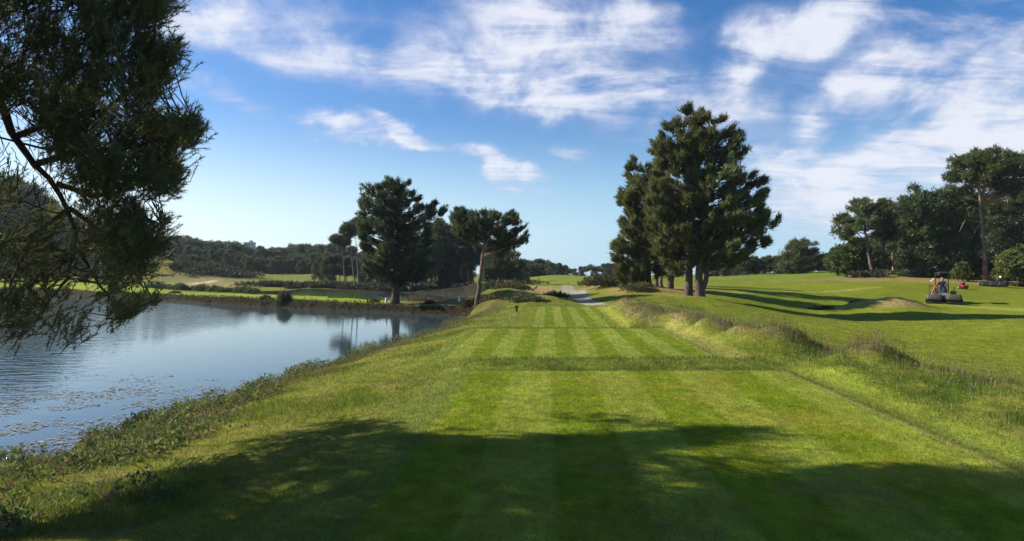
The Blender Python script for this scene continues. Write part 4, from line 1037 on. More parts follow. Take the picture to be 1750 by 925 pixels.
FL = [(-200,320),(-40,310),(10,300),(60,325),(110,365),(160,398),(210,404),(280,402)]
row(FL, -190, 275, 26, 104, 120, 0, {'umbrella':2,'bushy':3,'tall':1}, 'tall dark pine across the pond, seen through the boughs of the overhanging pine', 'tall trees across the pond at the left edge', 1.05)
row([(-200,430),(60,425),(230,440)], -180, 225, 26, 92, 100, 0, {'leafy':2,'bushy':2}, {'leafy':'low green leafy tree on the far shore behind the overhanging pine','bushy':'low dark pine on the far shore behind the overhanging pine'}, {'leafy':'low leafy trees on the far left shore','bushy':'low pines on the far left shore'}, 1.15)
row([(-200,458),(40,452),(230,462)], -180, 215, 22, 84, 90, 0, {'leafy':2,'bushy':1}, {'leafy':'pale green bushy tree at the water’s edge across the left of the pond','bushy':'small dark pine at the water’s edge across the left of the pond'}, {'leafy':'waterside leafy trees, far left','bushy':'waterside pines, far left'}, 1.2, 2.0)
for k, v in KIND.items():
    for i, p in enumerate(v):
        if (k, i) not in _used:
            for ch in list(p.children): bpy.data.objects.remove(ch)
            bpy.data.objects.remove(p)

# ------------------------------------------------------------------ shrubs, bank plants, reeds, lily pads
def gen_shrub(rx, ry, h, n, col, seed, tl=.10, tw=.05, leaf=True, k=4, upright=.5):
    rng = np.random.default_rng(seed); g = Geo()
    u = unit(rng.normal(0,1,(n,3))); u[:,2] = np.abs(u[:,2]); r = rng.random((n,1))**.4
    bump = 1+.28*(fbm(u[:,0]*2+seed, u[:,1]*2+u[:,2], 1.6, 3, seed)-.5)[:,None]*2
    p = u*r*bump*np.array([rx, ry, h]); p[:,2] = np.maximum(p[:,2], .01)
    cc = np.asarray(col)[None]*(.75+.5*fbm(p[:,0], p[:,1], 3/max(rx,.3), 3, seed+1))[:,None]
    tufts(g, p, unit(u+np.array([0,0,upright])), k, tl, tw, .6, rng, cc, leaf)
    st = Geo()
    for i in range(9):
        a = rng.random()*6.28; e = np.array([math.cos(a)*rx*.6, math.sin(a)*ry*.6, h*.75])
        st.tube([np.array([0,0,-.03])+e*np.array([.15,.15,0]), e*.55, e], [.018*h, .012*h, .005*h], 4, BARK)
    return g.mesh('foliage', [M_leaf]), st.mesh('stems', [M_bark])
def shrub(name, label, px, py, d, rx, ry, h, n, col, seed, cat='bush', group=None, z=None, **kw):
    X = xat(px, d); zz = hz(X, d)-.02 if z is None else z
    root = thing(name, label, cat, (X, d, zz), 0, group)
    f, st = gen_shrub(rx, ry, h, n, col, seed, **kw)
    link('foliage', f, root); link('stems', st, root); return root
HEATH = (.060, .062, .030)
shrub('round_bush', 'round bushy shrub at the water’s edge of the grass causeway, mirrored in the pond', 485, 0, 48.6, .62, .6, 1.15, 900, (.085,.095,.040), 701, z=-1.15, tl=.22, tw=.06, upright=.9)
shrub('bank_shrub', 'feathery upright shrub on the near bank beside the lily pads', 247, 0, 11.3, .42, .35, .42, 700, (.085,.090,.038), 702, tl=.07, tw=.028, upright=1.2)
shrub('heather_bush', 'dark low heather bush on the rise at the far end of the tees', 905, 0, 34.5, 1.2, .7, .36, 600, (.085,.092,.036), 703, tl=.12, tw=.05)
shrub('heather_bush', 'dark rounded heather bush beyond the end of the tees, left of the gravel path', 946, 0, 37.5, .9, .6, .36, 450, HEATH, 704, tl=.12, tw=.05)
shrub('heather_bush', 'wide dark heather bush right of the gravel path', 1032, 0, 43.5, 1.75, 1.2, .75, 1100, HEATH, 705, tl=.14, tw=.055)
shrub('heather_bush', 'low yellowish bush at the foot of the flat crowned pine', 842, 0, 37.6, .9, .7, .5, 500, (.12,.105,.045), 706, tl=.12, tw=.05)
shrub('heather_strip', 'dark strip of heather along the back of the sandy mound', 1522, 0, 39.4, 1.7, .4, .30, 700, (.055,.06,.028), 707, tl=.10, tw=.05)
shrub('heather_strip', 'short dark strip of heather on the left shoulder of the sandy mound', 1470, 0, 39.0, .8, .3, .20, 360, (.055,.06,.028), 708, tl=.10, tw=.05)
shrub('heather_patch', 'left of two small flat heather patches on the fairway', 1391, 0, 38.0, .42, .25, .16, 240, (.05,.058,.028), 709, tl=.08, tw=.04)
shrub('heather_patch', 'right of two small flat heather patches on the fairway', 1413, 0, 38.3, .5, .25, .17, 260, (.05,.058,.028), 710, tl=.08, tw=.04)
shrub('heather_bush', 'brownish bush on the slope above the far green’s left edge', 872, 0, 47, 1.6, 1.1, .5, 600, (.085,.09,.035), 711, tl=.16, tw=.06)
shrub('heather_bush', 'low heather bush under the left skirts of the pine clump', 1092, 0, 39, 1.2, .9, .5, 500, (.105,.10,.04), 712, tl=.14, tw=.055)
_bk = random.Random(4)
for i, px in enumerate(range(262, 500, 17)):
    dd = float(np.interp(px, [262,400,500], [77,69,64]))
    shrub('causeway_bush', 'low green bush in the row behind the mown causeway, left of the back pond', px+_bk.uniform(-4,4), 0, dd+_bk.uniform(-1,1), _bk.uniform(.7,1.3), .6, _bk.uniform(.45,.85), 240, (.075,.10,.035), 720+i, group='bushes behind the causeway', tl=.22, tw=.09)
for i, px in enumerate(range(500, 790, 16)):
    dd = float(np.interp(px, [500,560,700,800], [81,82.5,82,78]))
    shrub('shore_bush', 'low dark bush along the far shore of the back pond', px+_bk.uniform(-4,4), 0, dd+_bk.uniform(-.6,.6), _bk.uniform(.6,1.3), .6, _bk.uniform(.3,.7), 220, (.045,.05,.028), 750+i, group='bushes on the back pond shore', tl=.22, tw=.09)
for i, (px, d, rx, h) in enumerate([(735,42.8,.4,.22),(640,44.9,.35,.2),(455,50.4,.5,.3),(300,61,.6,.3),(806,39.4,.6,.4)]):
    shrub('bank_bush', 'small dark bush hanging over the stony far bank of the pond', px, 0, d, rx, .35, h, 180, (.055,.06,.03), 790+i, group='bushes on the stony far bank', tl=.16, tw=.07, z=hz(xat(px,d),d)-.1)

def heather():
    rng = np.random.default_rng(61); g = Geo()
    for px, d, rx, ry, n, hh in [(345,101,6.5,4.5,5200,.75),(300,104,7,4,1400,.5),(375,103,4.5,3,2600,.8),(398,106,3,2,800,.5),(250,100,7,3,350,.4),(480,84,5,1.2,700,.35),(560,86,8,1.2,900,.4),(690,90,10,3,900,.4),(840,52,3,3,200,.2),(850,62,5,4,260,.22),(1485,62,2.5,1.0,150,.28)]:
        x = xat(px,d)+rng.normal(0,.5,n)*rx; y = d+rng.normal(0,.5,n)*ry
        ok = fbm(x,y,.35,3,7) > .42; x, y = x[ok], y[ok]; m = len(x)
        z = height(x,y)+rng.random(m)**.7*hh*(.5+fbm(x,y,.5,2,8))
        tufts(g, np.c_[x,y,z], np.c_[rng.normal(0,.5,(m,2)), np.ones(m)], 4, .42, .17, .6, rng, np.array([.050,.052,.028])*rng.uniform(.7,1.4,(m,1)), True)
    tag(link('heather', g.mesh('heather', [M_leaf])), kind='stuff')
heather()

def bank_plants():
    rng = np.random.default_rng(33); g = Geo(); st = Geo()
    # near shore: brambles, docks and dry stems in an uneven belt
    n = 240000; d = 3.4*(37/3.4)**rng.random(n); y = d; x = -2.6-8.2*rng.random(n)
    sd = poly_sd(x, y, POND); n1 = fbm(x,y,.9,3,51); n2 = fbm(x,y,2.2,3,52)
    wid = .5+.9*sstep(.4,.65,n1)+1.7*sstep(13,7,y)+.5*sstep(22,12,y)+1.6*sstep(6.5,4,y)
    ok = (sd > -wid*rng.uniform(.3,1.25,n)) & (sd < .10) & (rng.random(n) < .35+.65*sstep(.35,.6,n2))
    x, y, d, sd, n1, n2 = [q[ok] for q in (x,y,d,sd,n1,n2)]; m = len(x)
    hh = (.03+.34*sstep(.46,.72,n2))*rng.random(m)**.8*(1-.5*sstep(0,-1.8,sd))
    z = np.maximum(height(x,y), WATER)+hh
    pal = 1.55*np.array([[.075,.105,.028],[.060,.085,.030],[.13,.17,.035],[.15,.15,.045],[.125,.080,.045],[.17,.075,.04],[.085,.068,.045]])
    w = np.array([.32,.20,.20,.09,.06,.02,.11]); kk = rng.choice(7, m, p=w/w.sum())
    pat = fbm(x,y,1.7,2,53); kk = np.where((pat > .60) & (rng.random(m) < .5), rng.choice([4,6,6,2,3,0], m), kk)
    sc = np.clip(.7+d*.045, .9, 2.2)
    for s0 in range(3):
        q = np.arange(m) % 3 == s0
        tufts(g, np.c_[x,y,z][q], np.c_[rng.normal(0,.7,(q.sum(),2)), np.full(q.sum(),.8)], 4, (.032,.045,.080)[s0], (.019,.026,.013)[s0], .7, rng, pal[kk][q], True)
    q = rng.random(m) < .05
    for a, b, c in zip(x[q], y[q], z[q]):
        l = rng.uniform(.08,.3); th = rng.random()*6.28; v = np.array([math.cos(th)*.6, math.sin(th)*.6, rng.uniform(.2,1)])*l
        g.tube([(a,b,c-.05), (a+v[0]*.5,b+v[1]*.5,c+v[2]*.5), (a+v[0],b+v[1],c+v[2]*.8)], [.004,.003,.002], 3, (.16,.12,.08), cap=False)
    # far bank: dark tussocks between stones
    n = 60000; x = rng.uniform(-45,-2.5,n); y = rng.uniform(37.5,68,n); sd = poly_sd(x,y,POND); ok = (sd > -.72) & (sd < .02) & (fbm(x,y,1.3,3,54) > .38); x, y = x[ok], y[ok]; m = len(x)
    z = np.maximum(height(x,y), WATER)+rng.random(m)*.08
    tufts(g, np.c_[x,y,z], np.c_[rng.normal(0,.5,(m,2)), np.ones(m)], 4, .13, .05, .7, rng, np.array([[.055,.062,.026],[.062,.052,.028],[.030,.034,.020],[.08,.10,.03]])[rng.choice(4,m)], True)
    tag(link('bank_plants', g.mesh('bank_plants', [M_leaf])), kind='stuff')
bank_plants()

def reeds():
    rng = np.random.default_rng(35); g = Geo()
    for x0, x1, d0, d1, n, col, h in [(698,772,45.2,46.2,700,(.20,.15,.095),.55),(650,700,45.6,47.5,160,(.16,.14,.07),.4),(560,650,48.5,51,900,(.10,.15,.05),.55),(500,560,52,57,500,(.09,.13,.045),.5),(770,800,45.4,46.6,160,(.16,.12,.07),.45)]:
        d = rng.uniform(d0,d1,n); x = (rng.uniform(x0,x1,n)-CX)/F*d; z = np.maximum(height(x,d), WATER)-.02
        H = h*rng.uniform(.5,1.15,n); th = rng.random(n)*6.28; ln = rng.uniform(.02,.25,n)
        b = np.c_[x,d,z]; t = b+np.c_[np.cos(th)*ln*H, np.sin(th)*ln*H, H]; S = np.c_[np.sin(th), np.cos(th)*.3, np.zeros(n)]*.018
        v = np.stack([b-S, b+S, t], 1).reshape(-1,3); g.add(v, np.arange(len(v)).reshape(-1,3), np.repeat(np.array(col)[None]*rng.uniform(.65,1.3,(n,1)), 3, 0))
    tag(link('reeds', g.mesh('reeds', [M_leaf])), kind='stuff')
reeds()

def lily_pads():  # lily pads floating off the near shore, merged into one mesh
    rng = np.random.default_rng(36); V = []; Fs = []; CC = []; off = 0
    def scatter(n, px0, px1, py0, py1, thr, sd0):
        px = rng.uniform(px0,px1,n); py = rng.uniform(py0,py1,n); d = (CAMH-WATER)*F/(py-CY); x = (px-CX)/F*d
        s = poly_sd(x,d,POND); ok = (s > .1) & (fbm(x,d,1.1,4,sd0) > thr); return x[ok], d[ok]
    pts = [scatter(5200,-60,420,660,800,.50,71), scatter(900,100,300,640,700,.56,72), scatter(500,330,440,648,690,.52,73)]
    x = np.concatenate([p[0] for p in pts]); y = np.concatenate([p[1] for p in pts]); m = len(x)
    g = Geo(); k = 7; a = np.linspace(.25, 6.03, k)[None]+rng.random((m,1))*6.28; r = rng.uniform(.010,.040,(m,1))*rng.uniform(.7,1.2,(m,1))
    tilt = rng.normal(0,.05,(m,2)); cx = np.c_[x,y]
    px = cx[:,0:1]+np.cos(a)*r; py = cx[:,1:2]+np.sin(a)*r; pz = WATER+.006+rng.random((m,1))*.006+np.cos(a)*r*np.abs(tilt[:,0:1])+.004
    v = np.concatenate([np.stack([cx[:,0], cx[:,1], np.full(m, WATER+.010)],1)[:,None], np.stack([px,py,pz],2)], 1).reshape(-1,3)
    b = np.arange(m)[:,None,None]*(k+1); j = np.arange(k-1)
    f = np.stack([np.zeros(k-1,int), 1+j, 2+j], 1)[None]+b
    pal = 1.35*np.array([[.20,.20,.085],[.26,.22,.13],[.13,.15,.06],[.28,.19,.13],[.22,.12,.08]])  # leaf tones lightened: the glare off the pads is painted into the colour
    g.add(v, f.reshape(-1,3), np.repeat(pal[rng.choice(5,m)]*rng.uniform(.7,1.2,(m,1)), k+1, 0))
    me = g.mesh('lily_pads', [plant_mat('lily_leaf', transl=.1, gloss=.28, rough=.22)])
    tag(link('lily_pads', me), kind='stuff')
lily_pads()

# ------------------------------------------------------------------ machines, the driver, posts, wall, houses
P_red = pbr('red_paint', (.27,.012,.012), .35, nscale=8, namp=.15); P_black = pbr('black_rubber', (.018,.018,.018), .7, nscale=30, namp=.3)
P_dark = pbr('dark_metal', (.045,.045,.05), .5, .3, nscale=14, namp=.3); P_grey = pbr('grey_plastic', (.06,.055,.047), .65, nscale=7, namp=.25, bump=.1)
P_steel = pbr('steel', (.45,.44,.42), .4, .6, nscale=10, namp=.2); P_white = pbr('white_plastic', (.75,.75,.74), .4, nscale=10, namp=.06)
P_conc = pbr('concrete', (.16,.14,.12), .9, nscale=5, namp=.35, bump=.4); P_skin = pbr('person', (.5,.3,.2), .7, nscale=20, namp=.06, attr=True)
P_hair = pbr('hair', (.06,.035,.02), .7, nscale=40, namp=.3); P_wall = pbr('pale_render', (.55,.52,.46), .8, nscale=2, namp=.1); P_roof = pbr('roof_tiles', (.20,.16,.14), .8, nscale=6, namp=.2)
P_pane = pbr('window_glass', (.03,.04,.05), .08, nscale=3, namp=.1); P_wood = pbr('dark_wood', (.05,.038,.028), .8, nscale=20, namp=.3)
def R(ax, deg): return Matrix.Rotation(math.radians(deg), 3, ax)
def bevbox(*boxes):
    g = Geo()
    for c, d, rot, bev in boxes: g.box(c, d, rot, bev)
    return g
def wheel(root, x, y, r, w):
    g = Geo(); th = np.linspace(-1,1,9)
    prof = [(r*(1-.16*abs(t)**3), t*w/2) for t in th]
    pts = [np.array([x+q[1], y, r]) for q in prof]
    k = 22; a = np.arange(k)*2*math.pi/k
    V = np.array([[[p[0], p[1]+math.cos(t)*q[0], p[2]+math.sin(t)*q[0]] for t in a] for p, q in zip(pts, prof)]).reshape(-1,3)
    i = np.arange(8)[:,None]*k; j = np.arange(k)[None]
    g.add(V, np.stack([i+j, i+(j+1)%k, i+k+(j+1)%k, i+k+j], -1).reshape(-1,4))
    for e in (0, 8):
        c = len(V); W = np.r_[V[e*k:(e+1)*k], [[pts[e][0], y, r]]]; g.add(W, np.stack([np.arange(k), (np.arange(k)+1)%k, np.full(k,k)], -1))
    wo = link('wheel', g.mesh('tyre', [P_black], True), root)
    h = Geo(); h.tube([(x-w*.53,y,r),(x+w*.53,y,r)], [r*.52]*2, 16); h.tube([(x-w*.60,y,r),(x+w*.60,y,r)], [r*.18]*2, 10)
    link('rim', h.mesh('rim', [P_steel]), wo); return wo
def seated_person(name, label, loc, rz):
    V = [(0,.28,.92),(0,.27,1.12),(0,.25,1.32),(0,.24,1.47),(0,.23,1.56),(0,.215,1.67),(0,.215,1.78)]; Rr = [(.17,.13),(.155,.11),(.18,.12),(.11,.08),(.058,.06),(.088,.105),(.07,.085)]
    E = [(0,1),(1,2),(2,3),(3,4),(4,5),(5,6)]
    for s in (-1,1):
        b = len(V)
        V += [(.20*s,.24,1.42),(.27*s,.10,1.20),(.20*s,-.06,1.16),(.15*s,-.16,1.20)]; Rr += [(.07,.07),(.05,.05),(.04,.04),(.035,.045)]; E += [(3,b),(b,b+1),(b+1,b+2),(b+2,b+3)]
        V += [(.11*s,.22,.93),(.15*s,-.20,.98),(.16*s,-.25,.62),(.16*s,-.36,.56)]; Rr += [(.10,.10),(.075,.075),(.055,.055),(.045,.05)]; E += [(0,b+4),(b+4,b+5),(b+5,b+6),(b+6,b+7)]
    me = bpy.data.meshes.new('t'); me.from_pydata(V, E, [])
    o = bpy.data.objects.new('t', me); C.objects.link(o)
    o.modifiers.new('s', 'SKIN'); sv = me.skin_vertices[0].data
    for i, r in enumerate(Rr): sv[i].radius = r; sv[i].use_root = i == 0
    sb = o.modifiers.new('u', 'SUBSURF'); sb.levels = 2; sb.render_levels = 2
    dg = bpy.context.evaluated_depsgraph_get(); m2 = bpy.data.meshes.new_from_object(o.evaluated_get(dg))
    g = Geo(); vv = np.array([v.co[:] for v in m2.vertices]); m2.calc_loop_triangles(); ff = np.array([t.vertices[:] for t in m2.loop_triangles])
    hd = (vv[:,2] > 1.58) & (vv[:,1] < .17)          # brow, eye sockets and chin
    vv[:,1] -= np.where(hd & (np.abs(vv[:,2]-1.63) < .02), .008, 0); vv[:,1] += np.where(hd & (np.abs(np.abs(vv[:,0])-.035) < .018) & (np.abs(vv[:,2]-1.69) < .014), .012, 0)
    navy, trs, skin = np.array([.022,.030,.070]), np.array([.020,.022,.032]), np.array([.34,.20,.145])
    col = np.where((vv[:,2] > 1.535)[:,None], skin, np.where((vv[:,2] < 1.02)[:,None], trs, navy))
    arm = (np.abs(vv[:,0]) > .10) & (vv[:,1] < -.06) & (vv[:,2] > 1.10); col[arm] = skin
    col[(vv[:,2] < .66) & (vv[:,1] < -.30)] = (.03,.025,.02)
    g.add(vv, ff, col)
    g.tube([(0,.125,1.70),(0,.098,1.665),(0,.112,1.650)], [.010,.017,.010], 8, skin)     # nose
    g.tube([(-.028,.125,1.622),(0,.118,1.620),(.028,.125,1.622)], [.004,.008,.004], 6, (.35,.14,.12))
    for s in (-1,1):
        g.tube([(.034*s-.010,.122,1.690),(.034*s+.010,.122,1.690)], [.008,.008], 6, (.05,.04,.035))
        g.tube([(.092*s,.225,1.645),(.100*s,.23,1.67),(.092*s,.225,1.695)], [.010,.016,.010], 6, skin)
        for q in range(4):
            l = (.060,.072,.068,.055)[q]; x0 = (.118+.020*q)*s; 
            g.tube([(x0,-.175,1.205),(x0,-.205,1.215),(x0,-.225,1.195),(x0,-.215,1.195-l*.35)], [.0095,.009,.008,.006], 6, skin)
        g.tube([(.110*s,-.150,1.19),(.088*s,-.175,1.19),(.082*s,-.205,1.195)], [.011,.010,.007], 6, skin)
    bpy.data.objects.remove(o)
    root = link(name, g.mesh(name, [P_skin], True)); root.location = loc; root.rotation_euler = (0,0,rz); tag(root, label, 'person')
    h = Geo(); bm = bmesh.new(); bmesh.ops.create_uvsphere(bm, u_segments=16, v_segments=10, radius=1)
    bmesh.ops.delete(bm, geom=[v for v in bm.verts if v.co.z < -.25 or (v.co.y < -.45 and v.co.z < .45)], context='VERTS')
    bmesh.ops.scale(bm, vec=(.103,.122,.105), verts=bm.verts); bmesh.ops.translate(bm, vec=(0,.228,1.735), verts=bm.verts); h.bm(bm)
    link('hair', h.mesh('hair', [P_hair], True), root); return root

def big_mower():
    X, Y = xat(1611, 41.5), 41.5; z = hz(X, Y); rz = math.radians(-31)
    root = thing('ride_on_mower', 'red and black ride-on triplex mower with a canopy driving across the right fairway', 'mower', (X, Y, z), rz)
    m = lambda nm, g, mats, sm=False: link(nm, g.mesh(nm, mats, sm), root)
    for s in (-1,1):
        g = Geo(); g.box((.54*s,-1.02,.42), (.86,.50,.42), R('X',-8), .13); m('grass_catcher', g, [P_grey], True)
        g = Geo(); g.tube([(.54*s-.44,-.72,.13),(.54*s+.44,-.72,.13)], [.12,.12], 14); g.tube([(.54*s-.46,-1.10,.09),(.54*s+.46,-1.10,.09)], [.075,.075], 12)
        for e in (-1,1): g.box((.54*s+.46*e,-.85,.20), (.04,.55,.26), None, .015)
        g.box((.54*s,-.72,.28), (.9,.12,.06)); m('cutting_reel', g, [P_black])
        wheel(root, .60*s, -.20, .29, .26)
    g = Geo(); g.tube([(-.42,.62,.13),(.42,.62,.13)], [.11,.11], 14); g.box((0,.62,.26), (.9,.3,.08), None, .02); m('cutting_reel', g, [P_black])
    wheel(root, 0, 1.12, .26, .28)
    g = Geo(); g.box((0,.15,.44), (.62,1.9,.14), None, .03); g.box((0,-.42,.50), (.9,.5,.06), None, .01); g.box((.62,.25,.62), (.30,.62,.42), None, .06); g.box((-.62,.30,.58), (.26,.6,.34), None, .05)
    g.tube([(-.54,-.9,.55),(-.25,-.55,.55),(0,-.5,.5)], [.035]*3, 8); g.tube([(.54,-.9,.55),(.25,-.55,.55),(0,-.5,.5)], [.035]*3, 8); m('chassis', g, [P_dark])
    g = Geo(); g.box((0,-.72,.60), (.42,.10,.10), None, .02); g.tube([(-.3,-.78,.64),(0,-.74,.70),(.3,-.78,.64)], [.03]*3, 8); g.box((-.62,-.62,.62), (.14,.14,.12), None, .03); m('front_bracket', g, [P_steel])
    g = Geo(); g.box((0,.98,.80), (.62,.75,.46), None, .10); m('engine_hood', g, [P_dark], True)
    g = Geo(); g.box((-.52,-.18,.86), (.10,.16,.72), R('Y',24)@R('X',-6), .03); g.box((-.36,-.02,1.18), (.36,.16,.08), R('Y',-10), .03); m('side_arm', g, [P_red])
    g = Geo(); g.box((-.66,.05,1.16), (.20,.14,.10), None, .03); m('fuel_tank', g, [P_red])
    g = Geo(); g.box((0,.26,.80), (.50,.48,.12), None, .05); m('seat', g, [P_black], True)
    g = Geo(); g.box((0,.50,1.08), (.48,.12,.56), R('X',-8), .05); m('backrest', g, [P_black], True)
    g = Geo(); g.tube([(0,-.45,.55),(0,-.25,1.1)], [.035,.03], 8); g.box((0,-.40,.75), (.22,.14,.30), None, .04); m('steering_column', g, [P_dark])
    g = Geo(); a = np.linspace(0,2*math.pi,25); g.tube(np.c_[.18*np.cos(a), -.22+.14*np.sin(a), 1.16+.11*np.sin(a)], .014, 6, cap=False); g.tube([(-.18,-.22,1.16),(.18,-.22,1.16)], [.01]*2, 6); m('steering_wheel', g, [P_black])
    for s in (-1,1):
        g = Geo(); g.tube([(.36*s,.62,.6),(.37*s,.60,1.4),(.36*s,.55,1.95),(.30*s,.45,2.08)], [.03]*4, 8); m('roll_bar', g, [P_dark])
        g = Geo(); g.tube([(.36*s,-.40,2.02),(.37*s,.05,2.06),(.36*s,.55,2.0)], [.022]*3, 8); m('canopy_rail', g, [P_dark])
    g = Geo(); g.tube([(-.74,.1,.75),(-.76,.05,1.2),(-.70,.02,1.46),(-.60,.0,1.52)], [.018]*4, 6); m('lamp_bracket', g, [P_dark])
    bm = bmesh.new(); bmesh.ops.create_grid(bm, x_segments=10, y_segments=10, size=.5)
    for v in bm.verts: v.co = Vector((v.co.x*.86, v.co.y*1.1+.08, 2.13-.26*(v.co.x**2)-.10*v.co.y**2))
    r = bmesh.ops.extrude_face_region(bm, geom=bm.faces[:]); bmesh.ops.translate(bm, vec=(0,0,-.045), verts=[e for e in r['geom'] if isinstance(e, bmesh.types.BMVert)])
    g = Geo(); g.bm(bm); m('canopy', g, [P_dark], False)
    for x, zz in ((-.62,1.50),(-.52,1.62)):
        g = Geo(); g.box((x,-.02,zz), (.11,.09,.11), None, .03); m('headlamp', g, [P_white], True)
    g = Geo(); g.box((.46,-.1,1.62), (.05,.10,.16), None, .015); g.tube([(.36,-.1,1.70),(.46,-.1,1.68)], [.01]*2, 5); m('mirror', g, [P_steel])
    g = Geo(); g.tube([(.60,.1,.8),(.66,-.05,1.0),(.62,-.1,1.1)], [.03,.025,.04], 8); m('control_lever', g, [P_black])
    seated_person('person', 'driver in a navy shirt sitting on the mower’s seat with hands on the wheel', (X, Y, z-.02), rz)
big_mower()

def walk_mower():
    X, Y = xat(1646, 51), 51; z = hz(X, Y)
    root = thing('walk_mower', 'small red walk-behind greens mower parked behind the ride-on mower', 'mower', (X, Y, z), -.1); root.scale = (.82,)*3
    m = lambda nm, g, mats, sm=False: link(nm, g.mesh(nm, mats, sm), root)
    g = Geo(); g.box((0,0,.30), (.62,.40,.22), None, .06); m('deck', g, [P_red], True)
    g = Geo(); g.box((0,-.34,.26), (.58,.28,.28), None, .07); m('grass_box', g, [P_red], True)
    g = Geo(); g.box((0,.05,.52), (.34,.30,.24), None, .04); g.tube([(.1,.05,.62),(.1,.05,.74)], [.07,.06], 10); m('engine', g, [P_dark], True)
    for s in (-1,1):
        wheel(root, .38*s, .05, .17, .09)
        g = Geo(); g.tube([(.25*s,.2,.42),(.22*s,.55,.78),(.20*s,.75,.95)], [.018]*3, 6); m('handle_bar', g, [P_dark])
    g = Geo(); g.tube([(-.20,.75,.95),(.20,.75,.95)], [.02]*2, 6); m('grip', g, [P_black])
    g = Geo(); g.tube([(-.33,-.12,.10),(.33,-.12,.10)], [.09]*2, 12); m('cutting_reel', g, [P_black])
walk_mower()
def gang_mower():
    X, Y = xat(1700, 53.5), 53.5; z = hz(X, Y)
    root = thing('gang_mower', 'low dark gang mower parked on the grass in front of the right hand stand', 'mower', (X, Y, z), math.radians(-26))
    m = lambda nm, g, mats, sm=False: link(nm, g.mesh(nm, mats, sm), root)
    g = Geo(); g.box((-.1,0,.42), (1.9,.12,.12), None, .02); g.box((-.1,.5,.42), (1.9,.10,.10), None, .02)
    for x in (-.9,-.3,.3,.8): g.box((x,.25,.42), (.07,.6,.07), None, .01)
    m('frame', g, [P_dark])
    for x in (-.72,-.1,.52):
        g = Geo(); g.box((x,-.12,.24), (.54,.40,.30), None, .06); g.tube([(x-.27,-.12,.14),(x+.27,-.12,.14)], [.14]*2, 12); m('cutting_unit', g, [P_dark])
    wheel(root, -1.05, .25, .24, .14); wheel(root, .92, .25, .24, .14)
    g = Geo(); g.tube([(.9,.2,.42),(1.4,.15,.45),(1.65,.1,.38)], [.04,.035,.03], 8); m('drawbar', g, [P_steel])
    g = Geo(); g.box((.42,.25,.64), (.5,.42,.34), None, .07); m('engine_cover', g, [P_dark], True)
    g = Geo(); g.tube([(.45,.1,.80),(.45,.1,.93)], [.10,.08], 12); m('filler_cap', g, [P_white], True)
gang_mower()

def post(name, label, px, d, h, w, mat, cap, cat='marker post', rnd=False):
    X = xat(px, d); root = thing(name, label, cat, (X, d, hz(X, d)-.02))
    g = Geo()
    if rnd: g.tube([(0,0,0),(0,0,h*.9),(0,0,h*.97),(0,0,h)], [w,w,w*.8,w*.35], 14); link('post', g.mesh('post', [mat], True), root); c = Geo(); c.tube([(0,0,h*.62),(0,0,h*.68)], [w*1.06]*2, 14); link('band', c.mesh('band', [cap]), root)
    else:
        g.box((0,0,h/2), (w,w,h), None, w*.12); link('post', g.mesh('post', [mat]), root); c = Geo(); c.box((0,-w*.15,h*.93), (w*1.9,w*1.3,h*.26), R('X',18), w*.1); link('plate', c.mesh('plate', [cap]), root)
post('tee_post', 'small dark post at the left edge of the farthest tee', 883, 25.6, .26, .085, P_wood, P_dark)
post('tee_post', 'small dark post on the mown causeway left of the lone pine', 628, 45.2, .24, .09, P_wood, P_dark)
post('white_post', 'stubby white post on the causeway at the lone pine’s trunk', 660, 43.6, .42, .085, P_white, P_conc, rnd=True)
post('white_post', 'stubby white post by the water near the flat crowned pine', 785, 42.6, .42, .085, P_white, P_conc, rnd=True)
def wall():
    d = 40.3; X = xat(775, d); root = thing('retaining_wall', 'dark low retaining wall with a round drain hole at the pond corner', 'wall', (X, d, WATER), math.radians(-37))
    g = Geo(); g.box((0,0,.12), (2.3,.30,.62), None, .02); link('slab', g.mesh('slab', [P_conc]), root)
    g = Geo(); g.box((0,0,.455), (2.4,.38,.05), None, .01); link('coping', g.mesh('coping', [P_conc]), root)
    g = Geo(); a = np.linspace(0,2*math.pi,21); g.tube(np.c_[-.35+.10*np.cos(a), np.full(21,-.155), .17+.10*np.sin(a)], .02, 6, cap=False); link('pipe_rim', g.mesh('pipe_rim', [P_conc]), root)
    g = Geo(); g.tube([(-.35,-.158,.17),(-.35,-.149,.17)], [.09]*2, 16); link('pipe_mouth', g.mesh('pipe_mouth', [P_black]), root)
wall()
def stick():
    X, Y = xat(1652, 9.9), 9.9; rng = np.random.default_rng(3); g = Geo()
    g.tube([(-.10,0,.012),(-.02,.01,.02),(.06,-.01,.012),(.12,.02,.014)], [.009,.010,.008,.004], 6, (.05,.04,.03)); g.tube([(.0,.01,.018),(.05,.06,.03)], [.005,.003], 5, (.05,.04,.03))
    o = link('fallen_stick', g.mesh('fallen_stick', [M_bark])); o.location = (X, Y, hz(X, Y)); tag(o, 'dark fallen stick on a bare patch right of the nearest tee', 'stick')
stick()
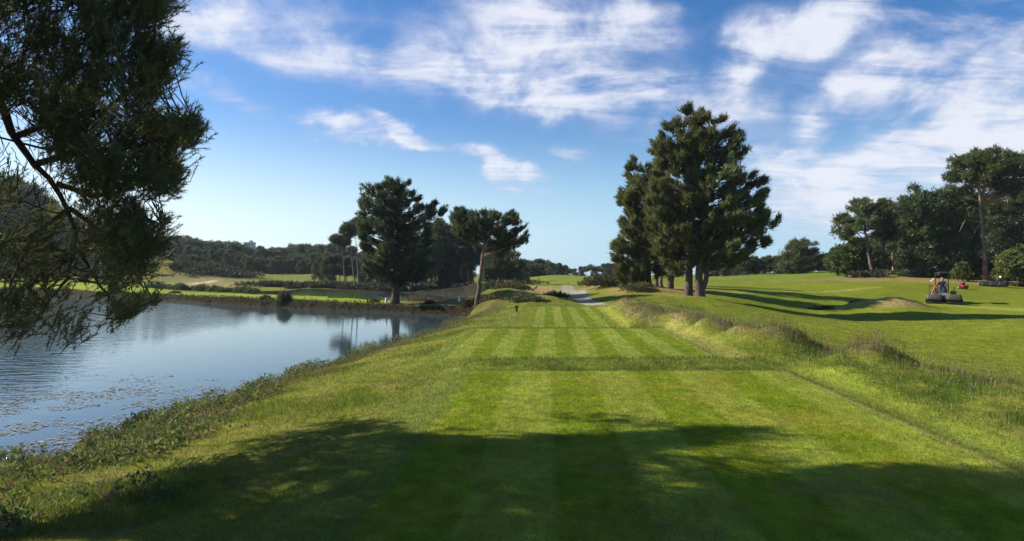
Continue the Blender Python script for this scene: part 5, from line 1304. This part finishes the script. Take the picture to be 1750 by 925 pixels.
def house(label, px, py_base, d, w, h, flat, rz):
    X = xat(px, d); z = CAMH-(py_base-CY)/F*d; root = thing('house', label, 'house', (X, d, z), rz)
    g = Geo(); g.box((0,0,h/2-3), (w,w*.7,h+6)); link('wall', g.mesh('wall', [P_wall]), root)
    if flat: g = Geo(); g.box((0,0,h+.15), (w*1.06,w*.76,.3)); g.box((w*.12,0,h+.7), (w*.3,w*.3,.8))
    else:
        g = Geo(); a, b, t = w*.56, w*.42, h+w*.28; V = [(-a,-b,h-.1),(a,-b,h-.1),(a,b,h-.1),(-a,b,h-.1),(-a,0,t),(a,0,t)]
        g.add(V, [[0,1,5,4],[2,3,4,5]]); g.add(V, [[0,4,3],[1,2,5]]); 
    link('roof', g.mesh('roof', [P_wall if flat else P_roof]), root)
    for i in range(3):
        f = Geo(); f.box((-w*.3+i*w*.3, -w*.352, h*.6), (w*.15,.06,h*.36)); fo = link('window', f.mesh('window', [P_white]), root)
        p = Geo(); p.box((-w*.3+i*w*.3, -w*.356, h*.6), (w*.11,.06,h*.28)); link('pane', p.mesh('pane', [P_pane]), fo)
house('pale flat roofed house far off above the left wood', 427, 423, 255, 4.0, 1.7, True, .2)
house('grey roofed house half hidden in the distant wood right of the clump', 1238, 470, 124, 3.6, 1.0, False, -.3)

# ------------------------------------------------------------------ the air
def haze():
    m, nt = newmat('haze'); out = N(nt, 'ShaderNodeOutputMaterial'); v = N(nt, 'ShaderNodeVolumePrincipled')
    v.inputs['Color'].default_value = (.70, .85, 1.0, 1); v.inputs['Density'].default_value = .00022; v.inputs['Anisotropy'].default_value = .3
    nt.links.new(v.outputs[0], out.inputs['Volume'])
    bm = bmesh.new(); bmesh.ops.create_cube(bm, size=1); bmesh.ops.scale(bm, vec=(1340, 1340, 64), verts=bm.verts); bmesh.ops.translate(bm, vec=(0, 0, 14), verts=bm.verts)
    me = bpy.data.meshes.new('haze'); bm.to_mesh(me); bm.free(); me.materials.append(m)
    tag(link('haze', me), kind='stuff')
    SC.cycles.volume_bounces = 0
haze()
